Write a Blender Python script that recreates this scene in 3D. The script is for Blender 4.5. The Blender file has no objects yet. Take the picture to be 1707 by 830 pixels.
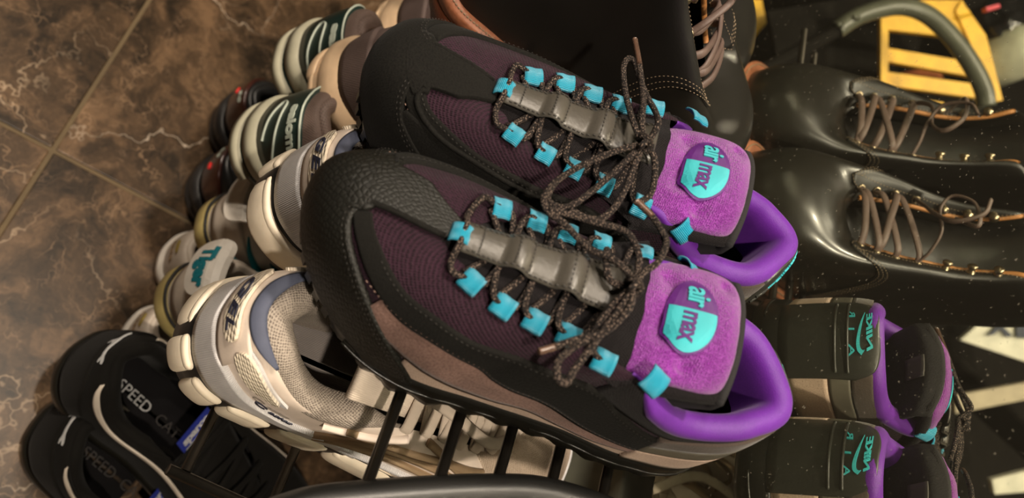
import bpy, bmesh, math, random
import numpy as np
from mathutils import Matrix, Vector
random.seed(7); rng = np.random.RandomState(7)
SC = bpy.context.scene
PI = math.pi
# ---------------------------------------------------------------- camera, world, lights, exposure
# world: Z up, floor at Z=0, the wall mirror is the plane Y = MIRROR_Y, X runs along the wall
FPX = 1339.2
CAM = np.array([0.0, 0.0, 0.88])
W = np.array([[-0.26771, 0.81647, -0.51157], [0.72987, 0.51846, 0.44551], [0.62898, -0.25411, -0.73472]])   # rows: world axes seen by the lens (right, down, forward)
MIRROR_Y = 0.387
cd = bpy.data.cameras.new('camera'); cam = bpy.data.objects.new('camera', cd); SC.collection.objects.link(cam)
cd.sensor_width = 36.0; cd.lens = 36.0 * FPX / 1707.0; cd.clip_start = 0.02
M = Matrix.Identity(4)
for r in range(3):
    M[r][0] = W[r][0]; M[r][1] = -W[r][1]; M[r][2] = -W[r][2]; M[r][3] = CAM[r]
cam.matrix_world = M
cd.dof.use_dof = True; cd.dof.focus_distance = 0.50; cd.dof.aperture_fstop = 6.0
SC.camera = cam
wd = bpy.data.worlds.new('world'); SC.world = wd; wd.use_nodes = True
wd.node_tree.nodes['Background'].inputs[0].default_value = (1.0, 0.80, 0.58, 1)
wd.node_tree.nodes['Background'].inputs[1].default_value = 0.05
SC.view_settings.view_transform = 'Standard'; SC.view_settings.look = 'None'
SC.view_settings.gamma = 1; SC.view_settings.exposure = 0.12; SC.view_settings.use_curve_mapping = False

def lamp(name, loc, target, size, power, col=(1.0, 0.86, 0.70)):
    l = bpy.data.lights.new(name, 'AREA'); l.shape = 'DISK'; l.size = size; l.energy = power; l.color = col
    o = bpy.data.objects.new(name, l); SC.collection.objects.link(o); o.location = loc
    d = Vector(target) - Vector(loc); o.rotation_euler = d.to_track_quat('-Z', 'Y').to_euler()
    return o

lamp('ceiling_spot_light', (-0.42, 0.05, 2.60), (-0.30, 0.2, 0.4), 0.12, 36)
lamp('ceiling_spot_light', (0.80, 0.00, 2.40), (-0.15, 0.15, 0.3), 0.10, 36)
lamp('ceiling_spot_light', (-0.95, -0.95, 2.60), (-0.4, 0.1, 0.3), 0.16, 20)
lamp('ceiling_spot_light', (-1.5, -1.4, 2.60), (-1.5, -1.2, 0.3), 0.2, 18)

# ---------------------------------------------------------------- pixel to place
def cam_ray(px, py):
    return W @ np.array([(px - 853.5)/FPX, (py - 415.0)/FPX, 1.0])
def on_height(px, py, z):
    v = cam_ray(px, py); return CAM + v * (z - CAM[2]) / v[2]
def on_slope(px, py, p0, n):
    v = cam_ray(px, py); p0 = np.array(p0); n = np.array(n); return CAM + v * ((p0 - CAM) @ n) / (v @ n)
def at_depth(px, py, d):
    return CAM + cam_ray(px, py) * d
def seen_in_mirror(px, py, d):
    """the real place of a point that the photograph shows in the mirror at optical distance d"""
    p = CAM + cam_ray(px, py) * d; p[1] = 2*MIRROR_Y - p[1]; return p
# ---------------------------------------------------------------- shape maths
def hermite(keys, q, per=None):
    k = np.array(sorted(keys), float)
    if per:
        k = np.vstack([k[-3:] - np.array([per] + [0]*(k.shape[1]-1)), k, k[:3] + np.array([per] + [0]*(k.shape[1]-1))])
    x, y = k[:, 0], k[:, 1:]
    q = np.atleast_1d(np.asarray(q, float))
    if per: q = np.mod(q, per)
    q = np.clip(q, x[0], x[-1])
    d = np.diff(y, axis=0) / np.diff(x)[:, None]
    h = np.diff(x)[:, None]
    m = np.zeros_like(y)
    m[1:-1] = (d[:-1]*h[1:] + d[1:]*h[:-1]) / (h[1:] + h[:-1])
    m[0], m[-1] = d[0], d[-1]
    i = np.clip(np.searchsorted(x, q, side='right') - 1, 0, len(x)-2)
    t = ((q - x[i]) / (x[i+1] - x[i]))[:, None]
    H = (x[i+1] - x[i])[:, None]
    r = (2*t**3-3*t**2+1)*y[i] + (t**3-2*t**2+t)*H*m[i] + (-2*t**3+3*t**2)*y[i+1] + (t**3-t**2)*H*m[i+1]
    return r[:, 0] if r.shape[1] == 1 else r

class Form:
    """a lofted shoe surface: s runs round the outline from the heel by the outer side, t from sole edge to rim"""
    def __init__(self, base, top, flip=1, n=None, size=1.0):
        self.base, self.top, self.flip, self.n, self.size = base, top, flip, n or [(0, 2.2), (1, 2.2)], size; self.warp = None
    def raw(self, s, t):
        s = np.asarray(s, float); t = np.asarray(t, float)
        s, t = np.broadcast_arrays(s, t); sh = s.shape
        s = s.ravel(); t = t.ravel()
        B = hermite(self.base, s, 1.0); T = hermite(self.top, s, 1.0)
        p = (2.0 / hermite(self.n, np.mod(s, 1)))
        a = np.clip(t, 0, 1) * math.pi/2
        g = (1 - np.cos(a)**p)[:, None]; f = np.sin(a)**p
        P = B + (T - B) * g
        P[:, 2] = B[:, 2] + (T[:, 2] - B[:, 2]) * f
        lo = np.minimum(t, 0); P[:, 2] += lo * 0.03
        if self.warp: P = self.warp(P)
        P = P * self.size
        P[:, 1] *= self.flip
        return P.reshape(sh + (3,))
    def __call__(self, s, t, off=0.0):
        P = self.raw(s, t)
        if np.any(off):
            P = P + self.normal(s, t) * (np.asarray(off)[..., None] if np.ndim(off) else off)
        return P
    def normal(self, s, t):
        s = np.asarray(s, float); t = np.clip(np.asarray(t, float), 0.01, .985)
        e = 1e-3
        a = self.raw(s + e, t) - self.raw(s - e, t); b = self.raw(s, t + e) - self.raw(s, t - e)
        n = np.cross(a, b) * self.flip
        l = np.linalg.norm(n, axis=-1, keepdims=True)
        return n / np.maximum(l, 1e-12) * -1.0

AM_BASE = [(0,.004,0,.026),(.03,.007,.017,.026),(.07,.022,.034,.025),(.14,.060,.043,.021),(.22,.105,.0425,.018),(.30,.155,.0465,.018),
 (.36,.195,.0500,.020),(.42,.230,.0415,.025),(.46,.255,.0265,.034),(.485,.269,.0120,.041),(.505,.277,-.005,.045),(.53,.277,-.022,.045),
 (.56,.264,-.037,.038),(.61,.233,-.047,.026),(.67,.195,-.047,.020),(.75,.145,-.038,.018),(.83,.10,-.035,.020),(.90,.055,-.036,.023),(.95,.022,-.030,.026),(.98,.009,-.015,.026)]
AM_TOP = [(0,.011,0,.089),(.07,.026,.026,.086),(.14,.060,.037,.078),(.20,.085,.039,.088),(.25,.103,.036,.100),(.30,.126,.030,.096),
 (.36,.160,.024,.089),(.42,.190,.013,.084),(.47,.203,.004,.083),(.505,.207,0,.083),(.54,.203,-.006,.083),(.61,.190,-.019,.085),
 (.67,.160,-.024,.088),(.75,.128,-.027,.094),(.81,.100,-.031,.100),(.865,.080,-.033,.091),(.92,.056,-.032,.084),(.97,.026,-.022,.087)]
AM_N = [(0,2.6),(.25,2.5),(.4,2.5),(.5,2.8),(.6,2.7),(.75,2.4),(1,2.6)]
# ---------------------------------------------------------------- materials
MATS = {}
def nd(nt, kind, **kw):
    n = nt.nodes.new(kind)
    for k, v in kw.items():
        if k.startswith('i_'):
            key = k[2:].replace('_', ' ')
            n.inputs[key].default_value = v
        else: setattr(n, k, v)
    return n
def mat(name, col, rough=0.6, metal=0.0, spec=0.5, kind=None, scale=300.0, bump=0.3, col2=None, sheen=0.0, coat=0.0, var=0.15, dist=0.0006, coords='UV', sub=0.0):
    if name in MATS: return MATS[name]
    m = bpy.data.materials.new(name); m.use_nodes = True; nt = m.node_tree
    b = nt.nodes['Principled BSDF']; L = nt.links
    b.inputs['Roughness'].default_value = rough; b.inputs['Metallic'].default_value = metal
    b.inputs['Specular IOR Level'].default_value = spec
    b.inputs['Sheen Weight'].default_value = sheen; b.inputs['Sheen Roughness'].default_value = 0.45
    b.inputs['Coat Weight'].default_value = coat; b.inputs['Coat Roughness'].default_value = 0.12
    if sub: b.inputs['Subsurface Weight'].default_value = sub; b.inputs['Subsurface Radius'].default_value = (.01, .006, .004)
    col = tuple(col) + (1,) if len(col) == 3 else col
    tc = nd(nt, 'ShaderNodeTexCoord')
    uv = tc.outputs['UV' if coords == 'UV' else 'Object']; ob = tc.outputs['Object']
    ns = nd(nt, 'ShaderNodeTexNoise', i_Scale=38.0, i_Detail=4.0); L.new(ob, ns.inputs['Vector'])
    mx = nd(nt, 'ShaderNodeMix', data_type='RGBA', blend_type='MULTIPLY'); mx.inputs[0].default_value = 1.0
    rmp = nd(nt, 'ShaderNodeMapRange'); rmp.inputs['From Min'].default_value = .3; rmp.inputs['From Max'].default_value = .7
    rmp.inputs['To Min'].default_value = 1-var; rmp.inputs['To Max'].default_value = 1+var
    L.new(ns.outputs['Fac'], rmp.inputs['Value'])
    cb = nd(nt, 'ShaderNodeCombineColor')
    for i in range(3): L.new(rmp.outputs[0], cb.inputs[i])
    L.new(cb.outputs[0], mx.inputs[7]); mx.inputs[6].default_value = col
    L.new(mx.outputs[2], b.inputs['Base Color'])
    h = None
    def vec(v, sx=1, sy=1, rot=0):
        mp = nd(nt, 'ShaderNodeMapping'); mp.inputs['Scale'].default_value = (scale*sx, scale*sy, scale*sx if coords != 'UV' else 1); mp.inputs['Rotation'].default_value = (0, 0, rot)
        L.new(v, mp.inputs['Vector']); return mp.outputs[0]
    def two(fac, c2, lo=0.3, hi=0.6):
        r = nd(nt, 'ShaderNodeMapRange'); r.inputs['From Min'].default_value = lo; r.inputs['From Max'].default_value = hi; L.new(fac, r.inputs['Value'])
        k = nd(nt, 'ShaderNodeMix', data_type='RGBA'); L.new(r.outputs[0], k.inputs[0]); k.inputs[6].default_value = tuple(c2)+(1,); k.inputs[7].default_value = col
        L.new(k.outputs[2], mx.inputs[6])
    if kind == 'grain':            # leather or plastic grain
        v = nd(nt, 'ShaderNodeTexNoise', i_Scale=1.0, i_Detail=3.0); L.new(vec(uv), v.inputs['Vector']); h = v.outputs['Fac']
        if col2: two(h, col2)
    elif kind == 'holes':          # open mesh fabric
        v = nd(nt, 'ShaderNodeTexVoronoi', i_Scale=1.0, i_Randomness=0.25); L.new(vec(uv, 1, 1.25, .5), v.inputs['Vector']); h = v.outputs['Distance']
        if col2: two(h, col2, .18, .45)
    elif kind == 'scales':         # embossed snake skin
        v = nd(nt, 'ShaderNodeTexVoronoi', i_Scale=1.0, i_Randomness=0.45, feature='DISTANCE_TO_EDGE'); L.new(vec(uv, .75, 1.0, .6), v.inputs['Vector'])
        r = nd(nt, 'ShaderNodeMapRange'); r.inputs['From Max'].default_value = .3; L.new(v.outputs['Distance'], r.inputs['Value']); h = r.outputs[0]
        if col2: two(h, col2, 0.0, .6)
    elif kind == 'ribs':           # woven ribbon, ribs across u
        v = nd(nt, 'ShaderNodeTexWave', i_Scale=1.0, i_Distortion=0.15); v.bands_direction = 'Y'; L.new(vec(uv), v.inputs['Vector']); h = v.outputs['Fac']
        if col2: two(h, col2, 0.0, .7)
    elif kind == 'ribsu':
        v = nd(nt, 'ShaderNodeTexWave', i_Scale=1.0, i_Distortion=0.3); v.bands_direction = 'X'; L.new(vec(uv), v.inputs['Vector']); h = v.outputs['Fac']
        if col2: two(h, col2, 0.0, .7)
    elif kind == 'braid':          # round braided lace with flecks
        v = nd(nt, 'ShaderNodeTexChecker', i_Scale=1.0); L.new(vec(uv, 1, 1, .785), v.inputs['Vector'])
        w = nd(nt, 'ShaderNodeTexVoronoi', i_Scale=1.0, i_Randomness=.3); L.new(vec(uv, 1.4, 1.4, .785), w.inputs['Vector']); h = w.outputs['Distance']
        g = nd(nt, 'ShaderNodeTexNoise', i_Scale=1.1, i_Detail=0.0); L.new(vec(uv), g.inputs['Vector'])
        if col2: two(g.outputs['Fac'], col2, .50, .38) if False else two(g.outputs['Fac'], col2, .33, .39)
    elif kind == 'weave':          # fine knit with sparkle
        v = nd(nt, 'ShaderNodeTexVoronoi', i_Scale=1.0, i_Randomness=.5); L.new(vec(uv, 1, 1.6), v.inputs['Vector']); h = v.outputs['Distance']
        if col2: two(h, col2, .15, .5)
    if h is not None:
        bp = nd(nt, 'ShaderNodeBump'); bp.inputs['Strength'].default_value = bump; bp.inputs['Distance'].default_value = dist
        if kind in ('holes', 'weave', 'braid'): bp.invert = True
        L.new(h, bp.inputs['Height']); L.new(bp.outputs[0], b.inputs['Normal'])
    else:
        n2 = nd(nt, 'ShaderNodeTexNoise', i_Scale=900.0, i_Detail=2.0); L.new(ob, n2.inputs['Vector'])
        bp = nd(nt, 'ShaderNodeBump'); bp.inputs['Strength'].default_value = bump; bp.inputs['Distance'].default_value = .0002
        L.new(n2.outputs['Fac'], bp.inputs['Height']); L.new(bp.outputs[0], b.inputs['Normal'])
    MATS[name] = m
    return m

# ---------------------------------------------------------------- mesh helpers
def link(name, verts, faces, material, parent=None, uvs=None, smooth=True):
    me = bpy.data.meshes.new(name); me.from_pydata([tuple(map(float, v)) for v in verts], [], faces)
    if uvs is not None:
        ul = me.uv_layers.new(name='UVMap'); uvs = np.asarray(uvs, float)
        idx = np.zeros(len(me.loops), int); me.loops.foreach_get('vertex_index', idx)
        ul.data.foreach_set('uv', uvs[idx].ravel())
    if smooth: me.polygons.foreach_set('use_smooth', [True]*len(me.polygons))
    if material: me.materials.append(material)
    me.update()
    o = bpy.data.objects.new(name, me); SC.collection.objects.link(o)
    if parent is not None: o.parent = parent
    return o
def grid_arrays(P, closed_i=False, closed_j=False, base=0):
    ni, nj = P.shape[:2]
    V = P.reshape(-1, 3); F = []
    for i in range(ni if closed_i else ni-1):
        for j in range(nj if closed_j else nj-1):
            a = i*nj+j; b = ((i+1) % ni)*nj+j; c = ((i+1) % ni)*nj+(j+1) % nj; d = i*nj+(j+1) % nj
            F.append((base+a, base+b, base+c, base+d))
    du = np.linalg.norm(np.diff(P, axis=0), axis=2).mean(1) if ni > 1 else np.zeros(0)
    dv = np.linalg.norm(np.diff(P, axis=1), axis=2).mean(0) if nj > 1 else np.zeros(0)
    u = np.concatenate([[0], np.cumsum(du)]); v = np.concatenate([[0], np.cumsum(dv)])
    U = np.stack(np.meshgrid(u, v, indexing='ij'), -1).reshape(-1, 2)
    return V, F, U
def grid(name, P, m, parent=None, closed_i=False, closed_j=False, smooth=True):
    V, F, U = grid_arrays(np.asarray(P, float), closed_i, closed_j)
    return link(name, V, F, m, parent, U, smooth)
def solid(o, t, off=-1.0):
    md = o.modifiers.new('thickness', 'SOLIDIFY'); md.thickness = t; md.offset = off; return o
def subsurf(o, n=1):
    md = o.modifiers.new('smooth', 'SUBSURF'); md.levels = n; md.render_levels = n; return o
def smooth_path(pts, n=8, closed=False):
    pts = np.asarray(pts, float); out = []
    N = len(pts); rngi = range(N if closed else N-1)
    for i in rngi:
        p0 = pts[(i-1) % N] if closed or i > 0 else 2*pts[0]-pts[1]
        p1 = pts[i]; p2 = pts[(i+1) % N]
        p3 = pts[(i+2) % N] if closed or i+2 < N else 2*pts[-1]-pts[-2]
        for k in range(n):
            t = k/n
            out.append(.5*((2*p1)+(-p0+p2)*t+(2*p0-5*p1+4*p2-p3)*t*t+(-p0+3*p1-3*p2+p3)*t**3))
    if not closed: out.append(pts[-1])
    return np.array(out)
def tube_arrays(path, r, seg=8, closed=False, flat=1.0, up=None, caps=True, base=0):
    path = np.asarray(path, float); n = len(path); r = np.broadcast_to(np.asarray(r, float), (n,))
    tan = np.gradient(path, axis=0) if not closed else (np.roll(path, -1, 0)-np.roll(path, 1, 0))
    tan /= np.maximum(np.linalg.norm(tan, axis=1, keepdims=True), 1e-9)
    u = np.array(up if up is not None else (0, 0, 1.0)); rings = []
    for i in range(n):
        u = (np.array(up) if up is not None else u); u = u - (u@tan[i])*tan[i]
        if np.linalg.norm(u) < 1e-4: u = np.cross(tan[i], (1, .3, .2))
        u /= np.linalg.norm(u); v = np.cross(tan[i], u)
        a = np.arange(seg)/seg*2*PI
        rings.append(path[i] + r[i]*(np.cos(a)[:, None]*v + np.sin(a)[:, None]*u*flat))
    P = np.array(rings)
    V, F, _ = grid_arrays(P, closed, True, base)
    L = np.concatenate([[0], np.cumsum(np.linalg.norm(np.diff(path, axis=0), axis=1))])
    A = np.arange(seg)/seg*2*PI*float(r.max())
    U = np.stack(np.meshgrid(L, A, indexing='ij'), -1).reshape(-1, 2)
    if caps and not closed:
        F += [tuple(base+j for j in range(seg))[::-1], tuple(base+(n-1)*seg+j for j in range(seg))]
    return V, F, U
def tube(name, path, r, m, parent=None, seg=8, closed=False, flat=1.0, up=None):
    V, F, U = tube_arrays(path, r, seg, closed, flat, up)
    return link(name, V, F, m, parent, U)
def merge(name, parts, m, parent=None, smooth=True):
    V, F, U = [], [], []
    n = 0
    for v, f, u in parts:
        V.append(np.asarray(v)); F += [tuple(i+n for i in q) for q in f]; U.append(np.asarray(u)); n += len(v)
    return link(name, np.vstack(V), F, m, parent, np.vstack(U), smooth)
def box_arrays(c, ex, ey, ez):
    """box from centre and three half-axis vectors"""
    c, ex, ey, ez = map(lambda q: np.array(q, float), (c, ex, ey, ez))
    V = [c + sx*ex + sy*ey + sz*ez for sx in (-1, 1) for sy in (-1, 1) for sz in (-1, 1)]
    F = [(0, 1, 3, 2), (4, 6, 7, 5), (0, 4, 5, 1), (2, 3, 7, 6), (0, 2, 6, 4), (1, 5, 7, 3)]
    return np.array(V), F, np.array([(v[0], v[1]) for v in V])
def box(name, lo, hi, m, parent=None, bevel=0.0):
    lo = np.array(lo, float); hi = np.array(hi, float); h = (hi-lo)/2
    V, F, U = box_arrays((lo+hi)/2, (h[0], 0, 0), (0, h[1], 0), (0, 0, h[2]))
    o = link(name, V, F, m, parent, U, False)
    if bevel:
        md = o.modifiers.new('bevel', 'BEVEL'); md.width = bevel; md.segments = 2
    return o
def thing(name, label, cat, mtx=None, group=None):
    o = bpy.data.objects.new(name, None); SC.collection.objects.link(o); o.empty_display_size = 0.02
    if mtx is not None: o.matrix_world = mtx
    tag(o, label, cat, group); return o
def tag(o, label, cat, group=None):
    o['label'] = label; o['category'] = cat
    if group: o['group'] = group
    return o
def struct(o): o['kind'] = 'structure'; return o
def frame(R, t):
    m = Matrix.Identity(4)
    for i in range(3):
        for j in range(3): m[i][j] = float(R[i][j])
        m[i][3] = float(t[i])
    return m
def text_mesh(body, size=1.0, bold=0.0, space=1.0, shear=0.0):
    cu = bpy.data.curves.new('lettering', 'FONT'); cu.body = body; cu.size = size; cu.align_x = 'CENTER'; cu.align_y = 'CENTER'
    cu.offset = bold; cu.space_character = space; cu.shear = shear; cu.resolution_u = 3
    o = bpy.data.objects.new('lettering', cu); SC.collection.objects.link(o)
    dg = bpy.context.evaluated_depsgraph_get(); me = o.evaluated_get(dg).to_mesh()
    bm = bmesh.new(); bm.from_mesh(me); bmesh.ops.triangulate(bm, faces=bm.faces)
    V = np.array([v.co[:] for v in bm.verts]); F = [tuple(v.index for v in f.verts) for f in bm.faces]
    bm.free(); bpy.data.objects.remove(o); bpy.data.curves.remove(cu)
    return V, F
def flatshape(outlines):
    """filled 2d shape from closed outlines, as verts and triangles"""
    from mathutils.geometry import delaunay_2d_cdt
    vs, es = [], []
    for ol in outlines:
        b = len(vs); n = len(ol); vs += [Vector(p) for p in ol]; es += [(b+i, b+(i+1) % n) for i in range(n)]
    r = delaunay_2d_cdt(vs, es, [], 1, 1e-6)
    return np.array([(v[0], v[1], 0) for v in r[0]]), [tuple(f) for f in r[2]]
def put(name, VF, fn, m, parent, h=0.0006, cut=0.0):
    """lay a flat shape on a surface: fn(x, y) -> (point, normal); gets a small thickness"""
    V, F = VF
    if cut:
        bm = bmesh.new(); vs = [bm.verts.new(v) for v in V]
        for f in F:
            try: bm.faces.new([vs[i] for i in f])
            except ValueError: pass
        for _ in range(6):
            es = [e for e in bm.edges if e.calc_length() > cut]
            if not es: break
            bmesh.ops.subdivide_edges(bm, edges=es, cuts=1); bmesh.ops.triangulate(bm, faces=bm.faces)
        bm.verts.index_update(); V = np.array([v.co[:] for v in bm.verts]); F = [tuple(v.index for v in f.verts) for f in bm.faces]; bm.free()
    top, bot = [], []
    for x, y, _ in V:
        p, n = fn(x, y); top.append(np.array(p)+np.array(n)*h); bot.append(np.array(p)-np.array(n)*.0003)
    n = len(V); cnt = {}
    for f in F:
        for a, b in zip(f, f[1:]+f[:1]): cnt[(a, b)] = 1
    FF = list(F) + [tuple(i+n for i in f[::-1]) for f in F]
    for (a, b) in list(cnt):
        if (b, a) not in cnt: FF.append((a, a+n, b+n, b))
    UV = [(v[0], v[1]) for v in V]
    return link(name, np.array(top+bot), FF, m, parent, UV+UV, False)

# ---------------------------------------------------------------- shoe building blocks
def lin(keys, s):
    if not hasattr(keys, '__len__'): return np.full(np.shape(s), float(keys))
    return hermite(keys, s)
def band(name, F, s0, s1, lo, hi, m, parent, off=.0012, ni=60, nj=14, edge=True, wrap=True):
    """a panel lying on a form between two edge curves lo(s) and hi(s)"""
    s = np.linspace(s0, s1, ni); lo = lin(lo, s); hi = lin(hi, s)
    k = np.linspace(0, 1, nj)
    S = np.repeat(s[:, None], nj, 1); T = lo[:, None]*(1-k) + hi[:, None]*k
    P = F(S, T, off)
    if edge:
        ins = F(S, T, -0.0004)
        Q = np.concatenate([ins[:, :1], P, ins[:, -1:]], 1)
        a = np.concatenate([ins[:1, :1], ins[:1], ins[:1, -1:]], 1); b = np.concatenate([ins[-1:, :1], ins[-1:], ins[-1:, -1:]], 1)
        P = np.concatenate([a, Q, b], 0)
    if F.flip > 0: P = P[:, ::-1]
    return grid(name, P, m, parent)
def seam(name, F, st, m, parent, off=.0017, pitch=.0028, ln=.0017, w=.00035, double=0):
    """a row of stitches along (s,t) points"""
    st = smooth_path(np.array(st), 10); P = F(st[:, 0], st[:, 1], off); N = F.normal(st[:, 0], st[:, 1])
    L = np.concatenate([[0], np.cumsum(np.linalg.norm(np.diff(P, axis=0), axis=1))])
    q = np.arange(pitch/2, L[-1], pitch); parts = []
    for d in q:
        i = min(np.searchsorted(L, d), len(L)-1); i = max(i, 1)
        f = (d-L[i-1])/max(L[i]-L[i-1], 1e-9); c = P[i-1]*(1-f)+P[i]*f; t = P[i]-P[i-1]; t = t/max(np.linalg.norm(t), 1e-9); n = N[i]; b = np.cross(t, n)
        for k in ((0,) if not double else (-.5, .5)):
            cc = c + b*k*double
            V = np.array([cc-t*ln/2, cc+b*w, cc+n*w*1.2, cc-b*w, cc+t*ln/2])
            parts.append((V, [(0, 1, 2), (0, 2, 3), (4, 2, 1), (4, 3, 2)], V[:, :2]))
    return merge(name, parts, m, parent)
def outline(F, s, out=0.0):
    s = np.asarray(s, float); B = hermite(F.base, s, 1.0)*F.size; e = 1e-3
    d = (hermite(F.base, s+e, 1.0)-hermite(F.base, s-e, 1.0))*F.size; n = np.stack([d[:, 1], -d[:, 0]], 1)   # outward for a loop that starts at the heel and runs by +y
    n /= np.maximum(np.linalg.norm(n, axis=1, keepdims=True), 1e-9); n = -n
    B[:, :2] += n*np.asarray(out)[..., None] if np.ndim(out) else n*out
    B[:, 1] *= F.flip
    return B
def sole(name, F, prof, m, parent, lip=.003, spring=.012, heel_lift=.003, n=160, wave=None, s0=0.0, s1=1.0, bottom=True, zcap=None):
    """stack of rings between ground and upper: prof = [(fraction 0 ground..1 lip, outward)]"""
    s = np.linspace(s0, s1, n, endpoint=(s1-s0) < .999); rings = []
    B = outline(F, s); L = B[:, 0].max(); x = B[:, 0]/L
    zb = spring*np.clip((x-.66)/.34, 0, 1)**2 + heel_lift*np.clip((.18-x)/.18, 0, 1)**2
    lp = lin(lip, s) if hasattr(lip, '__len__') else lip
    for k, o in prof:
        oo = lin(o, s) if hasattr(o, '__len__') else np.full(n, o)
        if wave is not None: oo = oo + wave(s, k)
        R = outline(F, s, oo); R[:, 2] = zb + (B[:, 2]+lp-zb)*k; rings.append(R)
    if bottom:
        c = rings[0].copy(); 
        for q in (.5, 0.04):
            R = c.copy(); R[:, 1] *= q; rings.insert(0, R)
    P = np.array(rings).transpose(1, 0, 2)
    if F.flip > 0: P = P[:, ::-1]
    return grid(name, P, m, parent, closed_i=(s1-s0) > .999)
def collar(name, F, s0, s1, prof, m, parent, n=90):
    """rolled rim along the top line; prof = [(inward, up)] from outside over to inside"""
    s = np.linspace(s0, s1, n); T = hermite(F.top, s, 1.0)*F.size; e = 2e-3
    d = (hermite(F.top, s+e, 1.0)-hermite(F.top, s-e, 1.0))*F.size
    nn = np.stack([d[:, 1], -d[:, 0]], 1); nn /= np.maximum(np.linalg.norm(nn, axis=1, keepdims=True), 1e-9)   # inward
    taper = np.clip(np.minimum((s-s0), (s1-s))/.06, 0.15, 1)
    prof = np.array(prof); prof = smooth_path(prof, 3)
    P = np.zeros((n, len(prof), 3))
    for j, (i_, u_) in enumerate(prof):
        P[:, j, :2] = T[:, :2] + nn*(i_*taper)[:, None]; P[:, j, 2] = T[:, 2] + u_*taper
    P[..., 1] *= F.flip
    if F.flip > 0: P = P[:, ::-1]
    return grid(name, P, m, parent)
def insole(name, F, z, m, parent, k=.86, x1=.99):
    s = np.linspace(0, 1, 90, endpoint=False); R = outline(F, s, -.006); c = np.array([R[:, 0].mean(), 0])
    R[:, 2] = z
    rings = []
    for q in (1.0, .6, .05):
        Q = R.copy(); Q[:, 1] *= q; rings.append(Q)
    P = np.array(rings).transpose(1, 0, 2)
    return grid(name, P, m, parent, closed_i=True)
# ---------------------------------------------------------------- the setting
marble = bpy.data.materials.new('brown_marble'); marble.use_nodes = True
def marble_nodes(m):
    nt = m.node_tree; b = nt.nodes['Principled BSDF']; L = nt.links
    b.inputs['Roughness'].default_value = 0.38; b.inputs['Specular IOR Level'].default_value = .22
    tc = nd(nt, 'ShaderNodeTexCoord'); oi = nd(nt, 'ShaderNodeObjectInfo')
    ad = nd(nt, 'ShaderNodeVectorMath', operation='MULTIPLY_ADD'); L.new(oi.outputs['Random'], ad.inputs[0]); ad.inputs[1].default_value = (7, 11, 5)
    L.new(tc.outputs['Object'], ad.inputs[2]); v = ad.outputs[0]
    wn = nd(nt, 'ShaderNodeTexNoise', i_Scale=7.0, i_Detail=5.0, i_Roughness=.6); L.new(v, wn.inputs['Vector'])
    wv = nd(nt, 'ShaderNodeVectorMath', operation='MULTIPLY_ADD'); L.new(wn.outputs['Color'], wv.inputs[0]); wv.inputs[1].default_value = (.22, .22, .22); L.new(v, wv.inputs[2])
    n1 = nd(nt, 'ShaderNodeTexNoise', i_Scale=14.0, i_Detail=8.0, i_Roughness=.68); L.new(wv.outputs[0], n1.inputs['Vector'])
    cr = nd(nt, 'ShaderNodeValToRGB'); e = cr.color_ramp; L.new(n1.outputs['Fac'], cr.inputs['Fac'])
    e.elements[0].position = .38; e.elements[0].color = (.016, .010, .005, 1); e.elements[1].position = .66; e.elements[1].color = (.135, .080, .042, 1)
    k = e.elements.new(.50); k.color = (.052, .031, .016, 1)
    cur = cr.outputs['Color']
    for sc, wdt, colr, amt in ((7.5, .013, (.42, .31, .21, 1), .65), (23.0, .030, (.30, .19, .11, 1), .5), (48.0, .05, (.26, .165, .10, 1), .35), (3.4, .0045, (.70, .58, .45, 1), .9)):
        vo = nd(nt, 'ShaderNodeTexVoronoi', feature='DISTANCE_TO_EDGE', i_Scale=sc); L.new(wv.outputs[0], vo.inputs['Vector'])
        r = nd(nt, 'ShaderNodeMapRange'); r.inputs['From Max'].default_value = wdt; r.inputs['To Min'].default_value = 1; r.inputs['To Max'].default_value = 0; L.new(vo.outputs['Distance'], r.inputs['Value'])
        g = nd(nt, 'ShaderNodeTexNoise', i_Scale=sc*.9, i_Detail=2.0); L.new(v, g.inputs['Vector'])
        gr = nd(nt, 'ShaderNodeMapRange'); gr.inputs['From Min'].default_value = .48; gr.inputs['From Max'].default_value = .66; gr.inputs['To Max'].default_value = amt; L.new(g.outputs['Fac'], gr.inputs['Value'])
        mu = nd(nt, 'ShaderNodeMath', operation='MULTIPLY'); L.new(r.outputs[0], mu.inputs[0]); L.new(gr.outputs[0], mu.inputs[1])
        mx = nd(nt, 'ShaderNodeMix', data_type='RGBA'); L.new(mu.outputs[0], mx.inputs[0]); L.new(cur, mx.inputs[6]); mx.inputs[7].default_value = colr
        cur = mx.outputs[2]
    L.new(cur, b.inputs['Base Color'])
marble_nodes(marble)
grout = mat('grout', (.10, .068, .032), .8)
floor = struct(box('floor', (-2.6, -4.2, -.03), (2.4, .92, -0.002), grout))
cross = on_height(88, 250, 0.0); TS = 0.60; GW = .0022
d1 = on_height(245, 5, 0) - on_height(0, 385, 0); ang = math.atan2(d1[1], d1[0]) % (PI/2)
if ang > PI/4: ang -= PI/2
ca, sa = math.cos(ang), math.sin(ang)
tile_me = None
for i in range(-5, 6):
    for j in range(-6, 4):
        cx = cross[0] + ca*(i+.5)*TS - sa*(j+.5)*TS; cy = cross[1] + sa*(i+.5)*TS + ca*(j+.5)*TS
        if not (-2.4 < cx < 2.2 and -3.9 < cy < 1.2): continue
        if tile_me is None:
            h = TS/2-GW
            o = box('tile', (-h, -h, -.008), (h, h, 0.0), marble, floor, .0012); tile_me = o
        else:
            o = tile_me.copy(); SC.collection.objects.link(o); o.parent = floor
        o.location = (cx, cy, 0); o.rotation_euler = (0, 0, ang)
wallm = mat('dark_wall', (.035, .028, .022), .7)
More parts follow.
